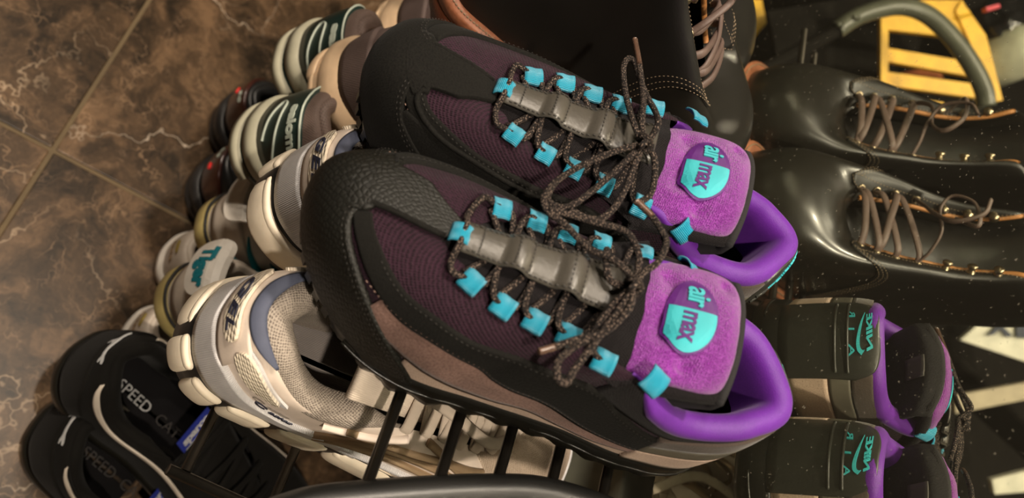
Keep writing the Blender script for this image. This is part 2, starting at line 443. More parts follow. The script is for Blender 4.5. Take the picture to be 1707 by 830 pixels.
struct(box('wall_back', (-2.6, .80, 0), (2.4, .92, 2.7), wallm))
struct(box('wall_left', (-2.7, -4.2, 0), (-2.58, .92, 2.7), wallm))
struct(box('wall_right', (2.38, -4.2, 0), (2.5, .92, 2.7), wallm))
struct(box('wall_front', (-2.7, -4.3, 0), (2.5, -4.18, 2.7), wallm))
struct(box('ceiling', (-2.7, -4.3, 2.7), (2.5, .92, 2.8), mat('ceiling_paint', (.30, .25, .2), .8)))
# the wall mirror: its lower edge sits just behind the upper shelf
mm = bpy.data.materials.new('mirror_glass'); mm.use_nodes = True; pb = mm.node_tree.nodes['Principled BSDF']
pb.inputs['Metallic'].default_value = 1; pb.inputs['Roughness'].default_value = .008; pb.inputs['Base Color'].default_value = (.76, .78, .66, 1)
nt = mm.node_tree; df = nd(nt, 'ShaderNodeBsdfDiffuse'); df.inputs[0].default_value = (.55, .50, .38, 1)
tcm = nd(nt, 'ShaderNodeTexCoord'); nz = nd(nt, 'ShaderNodeTexNoise', i_Scale=420.0, i_Detail=1.0); nt.links.new(tcm.outputs['Object'], nz.inputs['Vector'])
rz = nd(nt, 'ShaderNodeMapRange'); rz.inputs['From Min'].default_value = .72; rz.inputs['From Max'].default_value = .80; rz.inputs['To Min'].default_value = .022; rz.inputs['To Max'].default_value = .35; nt.links.new(nz.outputs['Fac'], rz.inputs['Value'])
mxs = nd(nt, 'ShaderNodeMixShader'); nt.links.new(rz.outputs[0], mxs.inputs[0]); nt.links.new(pb.outputs[0], mxs.inputs[1]); nt.links.new(df.outputs[0], mxs.inputs[2]); nt.links.new(mxs.outputs[0], nt.nodes['Material Output'].inputs[0])
ZM = CAM[2] - .372
mir_o = box('mirror', (-1.6, MIRROR_Y, ZM), (1.0, MIRROR_Y+.006, 1.95), mm)
tag(mir_o, 'large wall mirror behind the upper shoe shelf, showing heels and boots', 'mirror')
box('mirror_backing', (-1.61, MIRROR_Y+.0065, ZM-.002), (1.01, .44, 1.96), mat('mirror_back', (.02, .02, .02), .6), mir_o)
# ---------------------------------------------------------------- the black and purple running pair in front
BLK = (.012, .011, .010)
m_rub = mat('black_rubber', (.007, .0065, .005), .34, kind='grain', scale=700, bump=.15)
m_mesh = mat('plum_mesh', (.026, .009, .018), .8, spec=.18, kind='holes', scale=560, bump=.9, col2=(.002, .0015, .002), sheen=.04, dist=.001)
m_snake = mat('snake_leather', (.0085, .0082, .0065), .5, spec=.28, kind='scales', scale=430, bump=.3, col2=(.004, .004, .003), dist=.0009)
m_suede = mat('charcoal_suede', (.009, .0085, .0072), .85, spec=.12, kind='grain', scale=900, bump=.6, col2=(.0035, .0032, .003), sheen=.03)
m_mauve = mat('mauve_suede', (.24, .145, .12), .85, spec=.2, kind='grain', scale=800, bump=.5, col2=(.14, .08, .066), sheen=.08, var=.3)
m_taupe = mat('taupe_suede', (.46, .34, .27), .8, spec=.25, kind='grain', scale=900, bump=.4, col2=(.36, .26, .2), sheen=.06)
m_grey = mat('grey_leather', (.11, .10, .078), .42, kind='grain', scale=500, bump=.12)
m_greyd = mat('grey_leather_dark', (.026, .026, .022), .38, kind='grain', scale=500, bump=.2)
m_brownsu = mat('dark_brown_suede', (.045, .030, .022), .85, kind='grain', scale=800, bump=.5, sheen=.2)
m_purple = mat('purple_satin', (.115, .014, .26), .5, spec=.35, kind='weave', scale=1500, bump=.25, sheen=.12, col2=(.075, .007, .2), var=.12)
m_plum = mat('purple_tongue_fabric', (.21, .020, .27), .38, spec=.45, kind='weave', scale=900, bump=.9, sheen=.32, col2=(.09, .006, .12), var=.15, dist=.0008)
m_teal = mat('turquoise_ribbon', (.003, .31, .46), .42, kind='ribs', scale=330, bump=.7, col2=(.0, .14, .24), sheen=.2, dist=.0006)
m_cyan = mat('turquoise_thread', (.05, .50, .56), .5, kind='ribsu', scale=600, bump=.4, col2=(.02, .34, .4))
m_violet = mat('violet_thread', (.085, .008, .15), .5, kind='ribsu', scale=600, bump=.3)
m_lace = mat('black_fleck_lace', (.011, .008, .0075), .6, spec=.25, kind='braid', scale=1150, bump=.9, col2=(.26, .19, .15), dist=.0008)
m_aglet = mat('lace_tip', (.11, .06, .04), .3, coat=.5)
m_thread = mat('black_thread', (.022, .019, .016), .7)
m_thread2 = mat('mauve_thread', (.30, .19, .15), .7)
m_refl = mat('grey_reflective_strip', (.058, .052, .043), .36, kind='grain', scale=420, bump=.25, spec=.6)
m_lining = mat('black_lining', (.006, .005, .006), .95)
m_lining2 = mat('black_terry', (.010, .009, .010), .9, kind='grain', scale=900, bump=.5)
m_greyd2 = mat('grey_woven_label', (.06, .055, .05), .7)
m_knit = mat('black_knit', (.007, .005, .006), .8, spec=.2, kind='holes', scale=900, bump=.8, col2=(.002, .002, .002), sheen=.04, dist=.0008)

def tongue_center(x):
    k = [(.060, .1235, .033), (.075, .1215, .034), (.09, .1165, .034), (.105, .1095, .0335), (.118, .1035, .030), (.13, .1015, .026), (.15, .097, .0235), (.17, .093, .021), (.19, .0885, .018), (.208, .0845, .0135), (.215, .083, .012)]
    return hermite(k, x)
def swoosh_outline():
    a = [(-1.0, .05), (-.82, -.28), (-.5, -.34), (0, -.17), (.5, .08), (1.0, .36)]
    b = [(.5, .02+.0), (0, -.10+.05), (-.35, -.1), (-.62, -.09), (-.78, .0), (-.86, .18), (-.84, .34)]
    return [(x, y) for x, y in smooth_path(np.array(a), 5)[:-1]] + [(1.0, .36)] + [(x, y) for x, y in smooth_path(np.array([(1.0, .36)]+[(.45, .18), (0, .03), (-.35, -.07), (-.62, -.07), (-.76, .04), (-.80, .2), (-.78, .36)]), 5)[1:]]
AM_BASE_R = [(0,.004,0,.026),(.03,.007,.017,.026),(.07,.022,.034,.025),(.14,.060,.043,.021),(.22,.105,.0425,.018),(.30,.155,.0475,.018),(.36,.197,.0540,.021),(.42,.236,.0500,.030),(.46,.261,.0390,.042),(.485,.272,.0260,.050),(.505,.277,.008,.052),(.53,.273,-.010,.048),(.56,.261,-.024,.036),(.61,.238,-.038,.026),(.67,.197,-.044,.020),(.75,.145,-.038,.018),(.83,.10,-.035,.020),(.90,.055,-.036,.023),(.95,.022,-.030,.026),(.98,.009,-.015,.026)]
def build_max(flip, R, t, label):
    root = thing('running_shoe', label, 'shoe', frame(R, t), 'black running shoes with purple collars')
    Ri = np.array(R).T; o_l = Ri @ (CAM - np.array(t))
    F = Form(AM_BASE if flip > 0 else AM_BASE_R, AM_TOP, flip, AM_N)
    # sole
    def wv(s, k): return .0016*np.sin(s*2*PI*31)*(1-k)**2*np.clip(np.sin(PI*s)*1.6, 0, 1)
    lipk = [(0, .003), (.3, .002), (.40, .002), (.5, .003), (.7, .002), (1, .003)]
    sole('sole', F, [(0, [(0, .000), (.08, .001), (.25, .0005), (.33, .004), (.40, .002), (.5, -.006), (.62, .0), (.75, .0), (1, .0)]), (.2, [(0,.0035),(.3,.0045),(.4,.003),(.5,-.001),(.6,.002),(1,.0035)]), (.5, [(0,.0035),(.3,.004),(.5,.002),(.7,.003),(1,.0035)]), (.8, .0030), (.95, .0022), (1.0, -.0004)], m_rub, root, lip=lipk, spring=.026, heel_lift=.006, wave=wv)
    tr = [(k, .0042) for k in (.5,)]
    gro = []
    for s0, s1, zz in ((.02, .24, .52), (.27, .42, .45), (.58, .74, .45), (.76, .98, .52)):
        s = np.linspace(s0, s1, 30); P = outline(F, s, .0036); P[:, 2] *= zz+.05; gro.append(tube_arrays(P, .0011, 6))
    merge('sole_ridge', gro, m_rub, root)
    lugs = []
    for s in np.arange(.27, .74, .0125):
        if .47 < s < .54: pass
        P = outline(F, [s-.004, s+.004], -.002); c = P.mean(0); tn = P[1]-P[0]; tn[2] = 0; l = np.linalg.norm(tn); tn /= l; nn = np.array([tn[1], -tn[0], 0])
        x = c[0]/.284; z = .026*max(0, (x-.66)/.34)**2
        lugs.append(box_arrays((c[0], c[1], z+.0030), tn*l*.45, nn*.0022, (0, 0, .0036)))
    merge('outsole_lug', lugs, m_rub, root, False)['kind'] = 'stuff'
    # upper
    S, T = np.meshgrid(np.linspace(0, 1, 161), np.linspace(-.12, 1, 40), indexing='ij')
    P = F(S, T)
    if flip > 0: P = P[:, ::-1]
    grid('mesh_upper', P, m_mesh, root)
    # stacked side panels, bottom to top, mirrored on the inner side
    def both(keys): return [(1-k[0],)+tuple(k[1:]) for k in reversed(keys)]
    tp_hi = [(.0, .16), (.06, .20), (.10, .15), (.147, .13), (.19, .07), (.223, .075), (.265, .105), (.287, .09), (.32, .10), (.352, .155), (.39, .22)]
    mv_hi = [(.0, .34), (.07, .38), (.11, .28), (.155, .20), (.205, .16), (.268, .25), (.293, .27), (.312, .32), (.327, .39), (.348, .43), (.377, .45), (.403, .44), (.445, .43)]
    su_hi = [(.0, .60), (.06, .62), (.10, .52), (.15, .42), (.2, .46), (.245, .545), (.298, .55), (.32, .57), (.352, .56), (.392, .58), (.422, .567), (.455, .605), (.492, .64)]
    for sd in (0, 1):
        K = (lambda k: both(k)) if sd else (lambda k: k)
        rg = lambda a, b: (1-b, 1-a) if sd else (a, b)
        tf = (.30, .0) 
        band('taupe_panel', F, *rg(.02, .372), -.05, K(tp_hi), m_taupe, root, .0012, 80, 8)
        band('mauve_panel', F, *rg(.012, .425), K([(a, max(b-.05, 0)) for a, b in tp_hi]), K(mv_hi), m_mauve, root, .0019, 80, 8)
        band('suede_panel', F, *rg(.010, .492), K([(a, b-.05) for a, b in mv_hi[:-1]]+[(.49, .52)]), K(su_hi), m_suede, root, .0026, 90, 10)
        seam('stitching', F, K([(a, b-.025) for a, b in su_hi[3:-1]]), m_thread, root, .0031, .0030, .0018, .0003)
        seam('stitching', F, K([(a, b-.028) for a, b in mv_hi[2:]]), m_thread2, root, .0024, .0030, .0018, .0003)
    # toe cap of embossed leather: low mudguard and centre strip up to the first loop
    cap_hi = [(.350, -.02), (.358, .02), (.385, .15), (.417, .27), (.45, .385), (.475, .455), (.49, .53), (.50, .66), (.51, .68), (.535, .62), (.555, .47), (.58, .34), (.60, .30), (.63, .23), (.66, .12), (.69, .02)]
    band('toe_cap', F, .352, .69, -.2, cap_hi, m_snake if flip > 0 else m_suede, root, .0034, 120, 22)
    cs = np.linspace(0, 1, 26); tt = np.linspace(.50, 1.0, 26)
    Sg = np.zeros((26, 26)); Tg = np.zeros((26, 26))
    for i, t_ in enumerate(tt):
        a = np.interp(t_, [.6, .7, .88, 1.0], [.492, .500, .496, .486]); b = np.interp(t_, [.6, .64, .8, 1.0], [.560, .552, .560, .545])
        Sg[i] = a+(b-a)*cs; Tg[i] = t_
    Pc = F(Sg, Tg, .0036); ed = F(Sg, Tg, -.0005); Pc = np.concatenate([ed[:, :1], Pc, ed[:, -1:]], 1)
    if flip < 0: Pc = Pc[:, ::-1]
    grid('toe_strip', Pc, m_snake if flip > 0 else m_suede, root)
    cap2 = [(a, b-.035) for a, b in cap_hi[1:8]]
    seam('stitching', F, cap2, m_thread, root, .0039, .0030, .0019, .0003, .0022)
    seam('stitching', F, [(.545, .50), (.565, .37), (.60, .26), (.63, .20), (.655, .10)], m_thread, root, .0039, .0030, .0019, .0003, .0022)
    if flip < 0:
        bpy.data.objects[root.name]
    # inner rim of the front window (raised suede arch around the mesh)
    for q in ([(.499, .64), (.497, .80), (.49, .97)], [(.552, .60), (.570, .50), (.61, .48), (.65, .50), (.70, .49), (.76, .47)]):
        st = smooth_path(np.array(q), 8); P = F(st[:, 0], st[:, 1], .0026)
        tube('piping', P, .0016, m_suede, root, 8, up=(0, 0, 1))
    band('inner_side_panel', F, .575, .80, .10, [(.575, .40), (.61, .48), (.65, .50), (.70, .49), (.80, .44)], m_suede, root, .0030, 50, 10)
    # heel counter and its moulded tab
    hcap = band('heel_cap', F, -.042, .042, .0, [(-.042, .52), (-.032, .76), (-.02, .88), (0, .90), (.02, .88), (.032, .76), (.042, .52)], m_greyd, root, .0030, 50, 24)
    bands = ((.02, .28, m_taupe), (.28, .48, m_grey), (.48, .76, m_brownsu))
    for sd in (1, -1):
        for a, b, mm_ in bands:
            o = band('heel_side_panel', F, *(sorted((sd*.034, sd*.150))), (lambda q: [(sd*.034, q), (sd*.09, q*.92), (sd*.150, q*.62)] if sd > 0 else [(-.150, q*.62), (-.09, q*.92), (-.034, q)])(a), (lambda q: [(sd*.034, q), (sd*.09, q*.92), (sd*.150, q*.62)] if sd > 0 else [(-.150, q*.62), (-.09, q*.92), (-.034, q)])(b-.01), mm_, root, .0028, 24, 8)
    for a in (.34, .45):
        s = np.linspace(-.035, .035, 20); P = F(np.mod(s, 1), np.full(20, a), .0034); tube('heel_groove', P, .0011, m_greyd, hcap, 6)
    band('ankle_panel', F, -.12, .25, [(-.12, .60), (-.05, .62), (.05, .62), (.12, .52), (.25, .48)], [(-.12, .97), (.06, .985), (.10, .98), (.25, .97)], m_knit, root, .0014, 60, 10)
    # logo on the heel: swoosh between the two words, letter tops to the collar
    def heel_map(x, y):   # x across the heel to the wearer's right, y up
        s = -x*2.0*flip; s = np.mod(s, 1.0); tq = .645 + (y)/.082
        return F(s, tq, .0034), F.normal(s, tq)
    put('heel_lettering', text_mesh('NIKE', .0078, .0002, .95, .25), lambda x, y: heel_map(x, y*1.3+.0052), m_cyan, hcap, .0007, .004)
    put('heel_lettering', text_mesh('A I R', .0066, .0001, 1.5), lambda x, y: heel_map(x, y-.0125), m_cyan, hcap, .0006, .004)
    sw = [(x*.0095, y*.0115) for x, y in swoosh_outline()]
    put('heel_swoosh', flatshape([sw]), lambda x, y: heel_map(x, y-.0042), m_cyan, hcap, .0008, .004)
    # collar, lining, insole
    collar('collar', F, -.225, .262, [(-.0020, -.011), (-.0052, -.0068), (-.0052, -.001), (-.001, .0028), (.004, .0026), (.0080, -.001), (.0100, -.009), (.0100, -.020), (.0095, -.034)], m_purple, root, 130)
    s = np.linspace(-.25, .29, 80); Tp = hermite(F.top, s, 1.0); Bp = outline(F, s, -.008); P = np.zeros((80, 6, 3))
    for j, k in enumerate(np.linspace(0, 1, 6)):
        a = Tp.copy(); a[:, 1] *= flip; c = a.mean(0)
        a[:, :2] += (c[:2]-a[:, :2])*.12; a[:, 2] -= .016
        b = Bp.copy(); b[:, 2] = .026; P[:, j] = a*(1-k)+b*k
    grid('lining', P, m_lining, root)
    insole('insole', F, .026, m_lining, root)
    # tongue: knitted lower part and padded fabric top
    xs = np.linspace(.112, .214, 30); C = tongue_center(xs); ys = np.linspace(-1.35, 1.35, 19)
    P = np.zeros((30, 19, 3))
    for i in range(30):
        P[i, :, 0] = xs[i]; P[i, :, 1] = ys*C[i, 1]; P[i, :, 2] = C[i, 0] - .0055*(np.abs(ys))**2.2 + .0012*np.sin(ys*9)*np.sin(xs[i]*180)
    grid('tongue', P, m_knit, root)
    # padded top: closed loaf
    nx, na = 46, 48; P = np.zeros((nx, na, 3)); xs = np.linspace(0, 1, nx)
    dents = [(.112, -.018), (.112, .020), (.098, .012), (.092, .0305), (.078, .026), (.101, -.008)]
    def top_z(x, y):
        c = tongue_center(np.atleast_1d(x))[0]; z = c[0] - .0085*(abs(y)/c[1])**2.3
        for dx, dy in ((.104, .012), (.103, -.019), (.089, .025), (.075, -.024)):
            z -= .0050*math.exp(-(((x-dx)/.0042)**2+((y-dy)/.0036)**2))
        for yy in (-.004, .012, .024):
            z -= .0010*math.exp(-((y-yy)/.0022)**2)*min(max((x-.088)/.014, 0), 1)
        z -= .0012*math.exp(-((math.hypot((x-.0905)/1.0, (y-.000)/1.6)-.0125)/.0022)**2)
        return z
    x0, x1 = .0655, .124
    for i, k in enumerate(xs):
        e = 1-abs(2*k-1)**5; e2 = max(e, 0)**.5
        x = x0+(x1-x0)*k; hw = tongue_center(np.array([x]))[0][1]*(.80+.20*e2); th = .0085*e2+.0004
        for j in range(na):
            a = j/na*2*PI; ca_, sa_ = math.cos(a), math.sin(a)
            y = hw*np.sign(ca_)*abs(ca_)**.45; up = np.sign(sa_)*abs(sa_)**.55
            zt = top_z(x, y); zc = zt - .0065
            P[i, j] = (x - up*.0015, y, zc + (.0065*up*e2**.6 if up > 0 else th*up*.7) - .002*(1-e2))
    padob = grid('tongue_pad', P, m_plum, root, closed_j=True)
    # dark binding round the pad's rim
    rim = []
    for k in np.linspace(-1, 1, 40):
        hw = .0345; y = hw*np.sign(k)*min(1, abs(k)*1.15); xx = .0655 + (.045*max(0, (abs(k)-.78)/.22)**1.0) + .004*max(0, (abs(k)-.5)/.5)**3
        rim.append((xx-.0012, y, top_z(max(xx, .062), y)-.0095))
    tube('tongue_binding', smooth_path(np.array(rim), 2), .0042, m_knit, root, 8)
    # black back of the tongue with its woven label
    nb = 20; P = np.zeros((nb, 15, 3))
    for i, k in enumerate(np.linspace(0, 1, nb)):
        for j, y in enumerate(np.linspace(-1, 1, 15)):
            yy = y*.0345*(1-.10*k*k); e_ = 1-abs(y)**6
            P[i, j] = (.0640-.0050*math.sin(min(k*2.2, 1)*PI/2)*e_+.028*max(0, k-.25), yy, top_z(.066, yy)-.0045-.040*k)
    bk = grid('tongue_back', P, m_lining2, root); solid(bk, .004, 0)
    P = np.array([[(.0580+.028*max(0, k-.25), y, top_z(.066, y)-.0045-.040*k) for y in np.linspace(-.008, .008, 5)] for k in np.linspace(.28, .62, 6)])
    P[:, :, 0] -= .0022; lb = grid('woven_label', P, m_greyd2, bk); solid(lb, .0008, 0)
    def pad(x, y):
        e = .0015
        z = top_z(x, y); n = np.array([-(top_z(x+e, y)-top_z(x-e, y))/(2*e), -(top_z(x, y+e)-top_z(x, y-e))/(2*e), 1]); n /= np.linalg.norm(n)
        return np.array([x, y, z-.0001]), n
    # oval badge; its long axis runs across the shoe.  (u along the reading direction +y, v letter-up -x)
    bc = (.0905, .000)
    def bmap(u, v): return pad(bc[0]-v, bc[1]+u)
    def oval(a, b, lo=-9, hi=9, n=48):
        pts = []
        for q in range(n):
            th = q/n*2*PI; u = a*math.cos(th); v = b*math.sin(th)*(1+.12*math.cos(th)); pts.append((min(max(u, lo), hi), v))
        return pts
    put('badge_border', flatshape([oval(.0205, .0122)]), bmap, m_violet, padob, .0007, .003)
    put('badge_field', flatshape([oval(.0191, .0108, lo=-.0025)]), lambda u, v: (bmap(u, v)[0]+bmap(u, v)[1]*.0006, bmap(u, v)[1]), m_cyan, padob, .0005, .003)
    lift = lambda f_, h: (lambda u, v: (f_(u, v)[0]+f_(u, v)[1]*h, f_(u, v)[1]))
    put('badge_lettering', text_mesh('air', .0118, .0002, .88), lift(lambda u, v: bmap(u-.0098, v*1.25+.0012), .0012), m_cyan, padob, .0004, .003)
    put('badge_lettering', text_mesh('max', .0098, .0002, .88), lift(lambda u, v: bmap(u+.0068, v*1.3-.0004), .0012), m_violet, padob, .0004, .003)
    # reflective strip down the tongue with humps over the laces
    xs = np.linspace(.122, .205, 64); P = np.zeros((64, 7, 3))
    for i, x in enumerate(xs):
        k = (x-.122)/(.083); hw = .0086 + .0058*(1-k)**1.5; c = tongue_center(np.array([x]))[0]
        hump = .0040*max(0, math.sin((k*3.1+.15)*2*PI))**.8 if k < .93 else 0
        for j, q in enumerate(np.linspace(-1, 1, 7)):
            P[i, j] = (x, q*hw - .002*flip*0, c[0] + .0056 - .0016*q*q + hump)
    o = grid('tongue_strip', P, m_refl, root); solid(o, .0011)
    mk = []
    for k in (.045, .28, .37, .60, .70, .9):
        x = .122+.083*k; c = tongue_center(np.array([x]))[0][0]; hw = .0076+.0055*(1-k)**1.5
        for q in np.linspace(-.8, .8, 7):
            mk.append(box_arrays((x, q*hw, c+.0061+.0040*max(0, math.sin((k*3.1+.15)*2*PI))**.8), (.0003, 0, 0), (0, .0007, 0), (0, 0, .0002)))
    for sgn in (-1, 1):
        for x in np.arange(.126, .203, .0026):
            k = (x-.122)/.083; hw = .0072+.0057*(1-k)**1.5
            hz = .0040*max(0, math.sin((k*3.1+.15)*2*PI))**.8 if k < .93 else 0
            mk.append(box_arrays((x, sgn*hw, tongue_center(np.array([x]))[0][0]+.0056+hz-.0008), (.0008, 0, 0), (0, .0003, 0), (0, 0, .0003)))
    merge('stitching', mk, m_thread, root, False)
    # ribbon loops, in (s, t) on the form
    Lz = [(.412, .93), (.378, .93), (.353, .965), (.327, .985), (.283, .90), (.247, .99)]
    Mz = [(.622, .945), (.655, .955), (.688, .965), (.735, .93), (.785, .86), (.840, .86)]
    pos = {}
    def loop(p, along, n, ln=.0098, wd=.0082, rise=.0027, lift_=.001):
        along = along/np.linalg.norm(along); n = n/np.linalg.norm(n); ac = np.cross(n, along)
        Q = np.zeros((7, 15, 3))
        for i, a in enumerate(np.linspace(-.5, .5, 7)):
            for j, b in enumerate(np.linspace(-1, 1, 15)):
                Q[i, j] = p + along*a*wd + ac*b*ln/2 + n*(lift_ + rise*math.cos(b*PI/2)**.55 + .0003*math.sin(a*9))
        o = grid('eyelet_loop', Q, m_teal, root); solid(o, .0009, 0); return p + n*(lift_+rise*.45)
    for nm, Z in (('L', Lz), ('M', Mz)):
        pos[nm] = []
        for i, (s_, t_) in enumerate(Z):
            p = F(s_, t_, .001); n = F.normal(s_, min(t_, .9)) + np.array([0, 0, .8]); tn = F(s_+.01, t_)-F(s_-.01, t_)
            last = i == 5
            pos[nm].append(loop(p + (np.array([-.002, 0, .006]) if last else 0), tn, n, .0125 if last else .0118, .0115 if last else (.0108 if nm == 'L' else .0096)))
    f0 = np.array([.2065, 0, .0870]); loop(f0, np.array([0, 1., 0]), np.array([.25, 0, 1.]), .0105, .0100, .0036, .001)
    # tight lacing
    fr_ = f0+np.array([0, 0, .0028]); segs = []
    def ctr(x, y, h): return np.array([x, y, tongue_center(np.array([x]))[0][0]+h])
    A, B = pos['L'], pos['M']
    rr = .0017
    for X_, sg in ((A, 1), (B, -1)):
        p0 = X_[0]; segs.append([fr_, fr_+np.array([0, .006*sg*flip, .0012]), np.array([.2065, .0135*sg*flip, .0865]), p0+np.array([.011, 0, .0005]), p0+np.array([.004, 0, .0]), p0, p0+np.array([-.005, 0, 0]), p0+np.array([-.009, -.006*sg*flip, -.001])])
    for i in range(4):
        for X_, Y_, sg in ((A, B, 1), (B, A, -1)):
            a = X_[i]; b = Y_[i+1]; y = sg*flip
            xm = (a[0]+b[0])/2; h = .0010 + (.0016 if sg > 0 else 0)
            segs.append([a, a+np.array([-.0045, -.0005*y, .0004]), a+np.array([-.0075, -.0055*y, .0005]), ctr(xm+.001*sg, .006*y, h), ctr(xm-.001*sg, -.006*y, h), b+np.array([.0075, .0055*y, .0005]), b+np.array([.0045, .0005*y, .0004]), b])
            if i < 4: segs.append([a+np.array([.005, -.003*y, -.0016]), a+np.array([0, -.010*y, -.0008]), ctr(a[0]-.009, -.001*y, .0018)])
    parts = []
    for sgm in segs:
        parts.append(tube_arrays(smooth_path(np.array(sgm), 7), rr, 8))
    merge('lace', parts, m_lace, root)
    return root, F, Ri, o_l, pos

RL = [[.00931, .99996, -.00042], [-.96409, .00886, -.26542], [-.2654, .00287, .96413]]
RR = [[-.02895, .99958, .00042], [-.96335, -.02779, -.2668], [-.26667, -.00812, .96375]]
TL = np.array([-.19836, .37343, -.32785+CAM[2]]); TR = np.array([-.28791, .36992, -.33247+CAM[2]])
maxL = build_max(1, RL, TL, 'purple-collared black running shoe in front, its scaly toe and taupe side panels in view')
maxR = build_max(-1, RR, TR, 'purple-collared black running shoe standing between its partner and the black boots')
def bow(data, strands, r=.00175):
    """bow laces: photo points lifted h above the lacing plane of the shoe"""
    root, F, Ri, o_l, pos = data
    pn = np.array([.25, 0, 1.0]); p0 = np.array([.205, 0, .0875])
    for pts, tips in strands:
        Q = []
        for (x, y, h) in pts:
            v = Ri @ cam_ray(x, y); q = o_l + v*(((p0+np.array([0, 0, h])) - o_l) @ pn)/(v @ pn); Q.append(q)
        path = smooth_path(np.array(Q), 9)
        bl = tube('bow_lace', path, r, m_lace, root, 10)
        for e in tips:
            a = path[:10] if e == 0 else path[-10:]
            tube('lace_tip', a, r*.72 if False else r*1.04, m_aglet, bl, 8)
H = .0085
bow(maxL, [
 ([(1056,477,H),(1040,505,H+.003),(1010,545,H),(985,580,H-.001),(958,615,H-.004),(944,638,H-.006),(929,627,H-.005),(932,600,H-.004),(960,577,H-.003),(1000,555,H-.001),(1035,530,H),(1056,500,H)], ()),
 ([(1056,477,H+.003),(1048,515,H+.004),(1010,552,H),(960,566,H-.002),(925,578,H-.003),(898,586,H-.003)], (1,)),
 ([(1056,477,H),(1072,455,H+.003),(1097,436,H+.004),(1111,405,H+.003),(1103,385,H+.002),(1088,362,H+.001),(1061,335,H)], (1,)),
 ([(1056,477,H),(1050,460,H+.003),(1033,440,H+.004),(1008,425,H+.002),(987,417,H),(962,395,H),(940,372,H+.001),(914,352,H+.002),(907,330,H+.002),(925,303,H+.004)], ()),
 ([(1056,477,H),(1063,450,H+.002),(1065,425,H+.003),(1052,395,H+.003),(1036,382,H+.002),(1000,372,H+.002),(950,358,H+.002),(915,350,H+.003)], ()),
 ([(1056,477,H),(1030,500,H),(1005,530,.008),(990,552,.004),(972,560,.002)], ()),
 ([(1056,477,H),(1020,470,H-.002),(1010,440,.008),(1012,415,.004)], ()),
 ([(1045,468,H+.001),(1052,464,H+.006),(1064,470,H+.007),(1068,484,H+.005),(1060,492,H+.002)], ()),
 ([(1046,488,H+.001),(1055,478,H+.007),(1066,468,H+.003)], ()),
])
bow(maxR, [
 ([(1073,240,H),(1060,215,H+.006),(1050,185,H+.002),(1042,150,H-.002),(1039,115,H-.006),(1046,98,H-.008),(1057,103,H-.008),(1066,130,H-.004),(1078,160,H),(1092,185,H+.003),(1097,205,H+.009),(1086,228,H+.004),(1075,240,H)], ()),
 ([(1073,240,H+.002),(1070,205,H+.008),(1072,165,H+.002),(1066,110,H-.005),(1058,66,H-.012)], (1,)),
 ([(1073,240,H),(1045,246,H+.003),(1010,258,H+.003),(965,278,H),(925,305,H-.002),(914,335,H-.003),(945,345,H-.004),(985,320,H-.003),(1020,290,H-.002),(1050,262,H+.001),(1068,245,H)], ()),
 ([(1073,240,H),(1058,275,H+.001),(1045,310,H-.001),(1025,345,H-.002),(1000,365,H-.002),(975,362,H-.002),(950,350,H-.001)], ()),
 ([(1073,240,H),(1090,262,H),(1091,300,H-.002),(1083,325,H-.004),(1065,338,H-.006)], ()),
 ([(1063,232,H+.001),(1070,226,H+.006),(1082,232,H+.007),(1085,246,H+.005),(1076,253,H+.002)], ()),
 ([(1063,250,H+.001),(1072,240,H+.007),(1083,230,H+.003)], ()),
])
# ---------------------------------------------------------------- black leather boots facing the mirror
m_boot = mat('black_leather', (.009, .008, .006), .33, kind='grain', scale=260, bump=.05, spec=.6, coat=.15, var=.1)
m_bootd = mat('black_leather_matt', (.008, .007, .006), .42, kind='grain', scale=300, bump=.12)
m_welt = mat('tan_welt', (.34, .125, .06), .5, kind='grain', scale=300, bump=.2, col2=(.25, .085, .04))
m_edge = mat('tan_leather_edge', (.40, .17, .05), .55)
m_heelb = mat('brown_stacked_heel', (.13, .038, .016), .4, kind='ribs', scale=220, bump=.3, col2=(.08, .02, .01))
m_thr = mat('tan_thread', (.26, .19, .12), .7)
m_blace = mat('brown_waxed_lace', (.095, .060, .048), .55, kind='grain', scale=500, bump=.3)
m_brass = mat('aged_brass', (.42, .34, .22), .28, metal=1)
BT_BASE = [(0,.012,0,.034),(.03,.014,.014,.034),(.07,.026,.028,.034),(.14,.060,.034,.032),(.22,.105,.036,.028),(.30,.155,.046,.024),(.36,.195,.053,.022),(.42,.230,.051,.022),
 (.46,.252,.040,.022),(.485,.265,.022,.022),(.505,.270,0,.022),(.53,.267,-.022,.022),(.56,.255,-.039,.022),(.61,.228,-.049,.022),(.67,.195,-.047,.022),(.75,.145,-.036,.024),(.83,.10,-.030,.03),(.90,.06,-.030,.033),(.95,.03,-.025,.034),(.98,.016,-.013,.034)]
BT_TOP = [(0,.024,0,.205),(.07,.038,.032,.205),(.14,.068,.043,.203),(.20,.102,.038,.200),(.235,.118,.028,.196),(.265,.122,.026,.178),(.29,.128,.026,.161),(.315,.137,.026,.146),
 (.345,.150,.026,.131),(.375,.164,.026,.115),(.405,.177,.024,.100),(.44,.189,.020,.088),(.475,.197,.009,.084),(.505,.199,0,.083)]
BT_TOP += [(1.01-a, x, -y, z) for a, x, y, z in BT_TOP[::-1][1:-1]]
BT_N = [(0, 2.5), (.3, 2.6), (.42, 3.0), (.5, 2.75), (.6, 2.8), (.7, 2.6), (1, 2.5)]
def boot_warp(P):
    P = P.copy(); z = P[:, 2]; x = P[:, 0]
    b = np.exp(-((z-.115)/.04)**2); P[:, 0] += .010*b*np.clip((.10-x)/.08, 0, 1); P[:, 1] *= 1-.10*b*np.clip((.16-x)/.06, 0, 1)
    return P
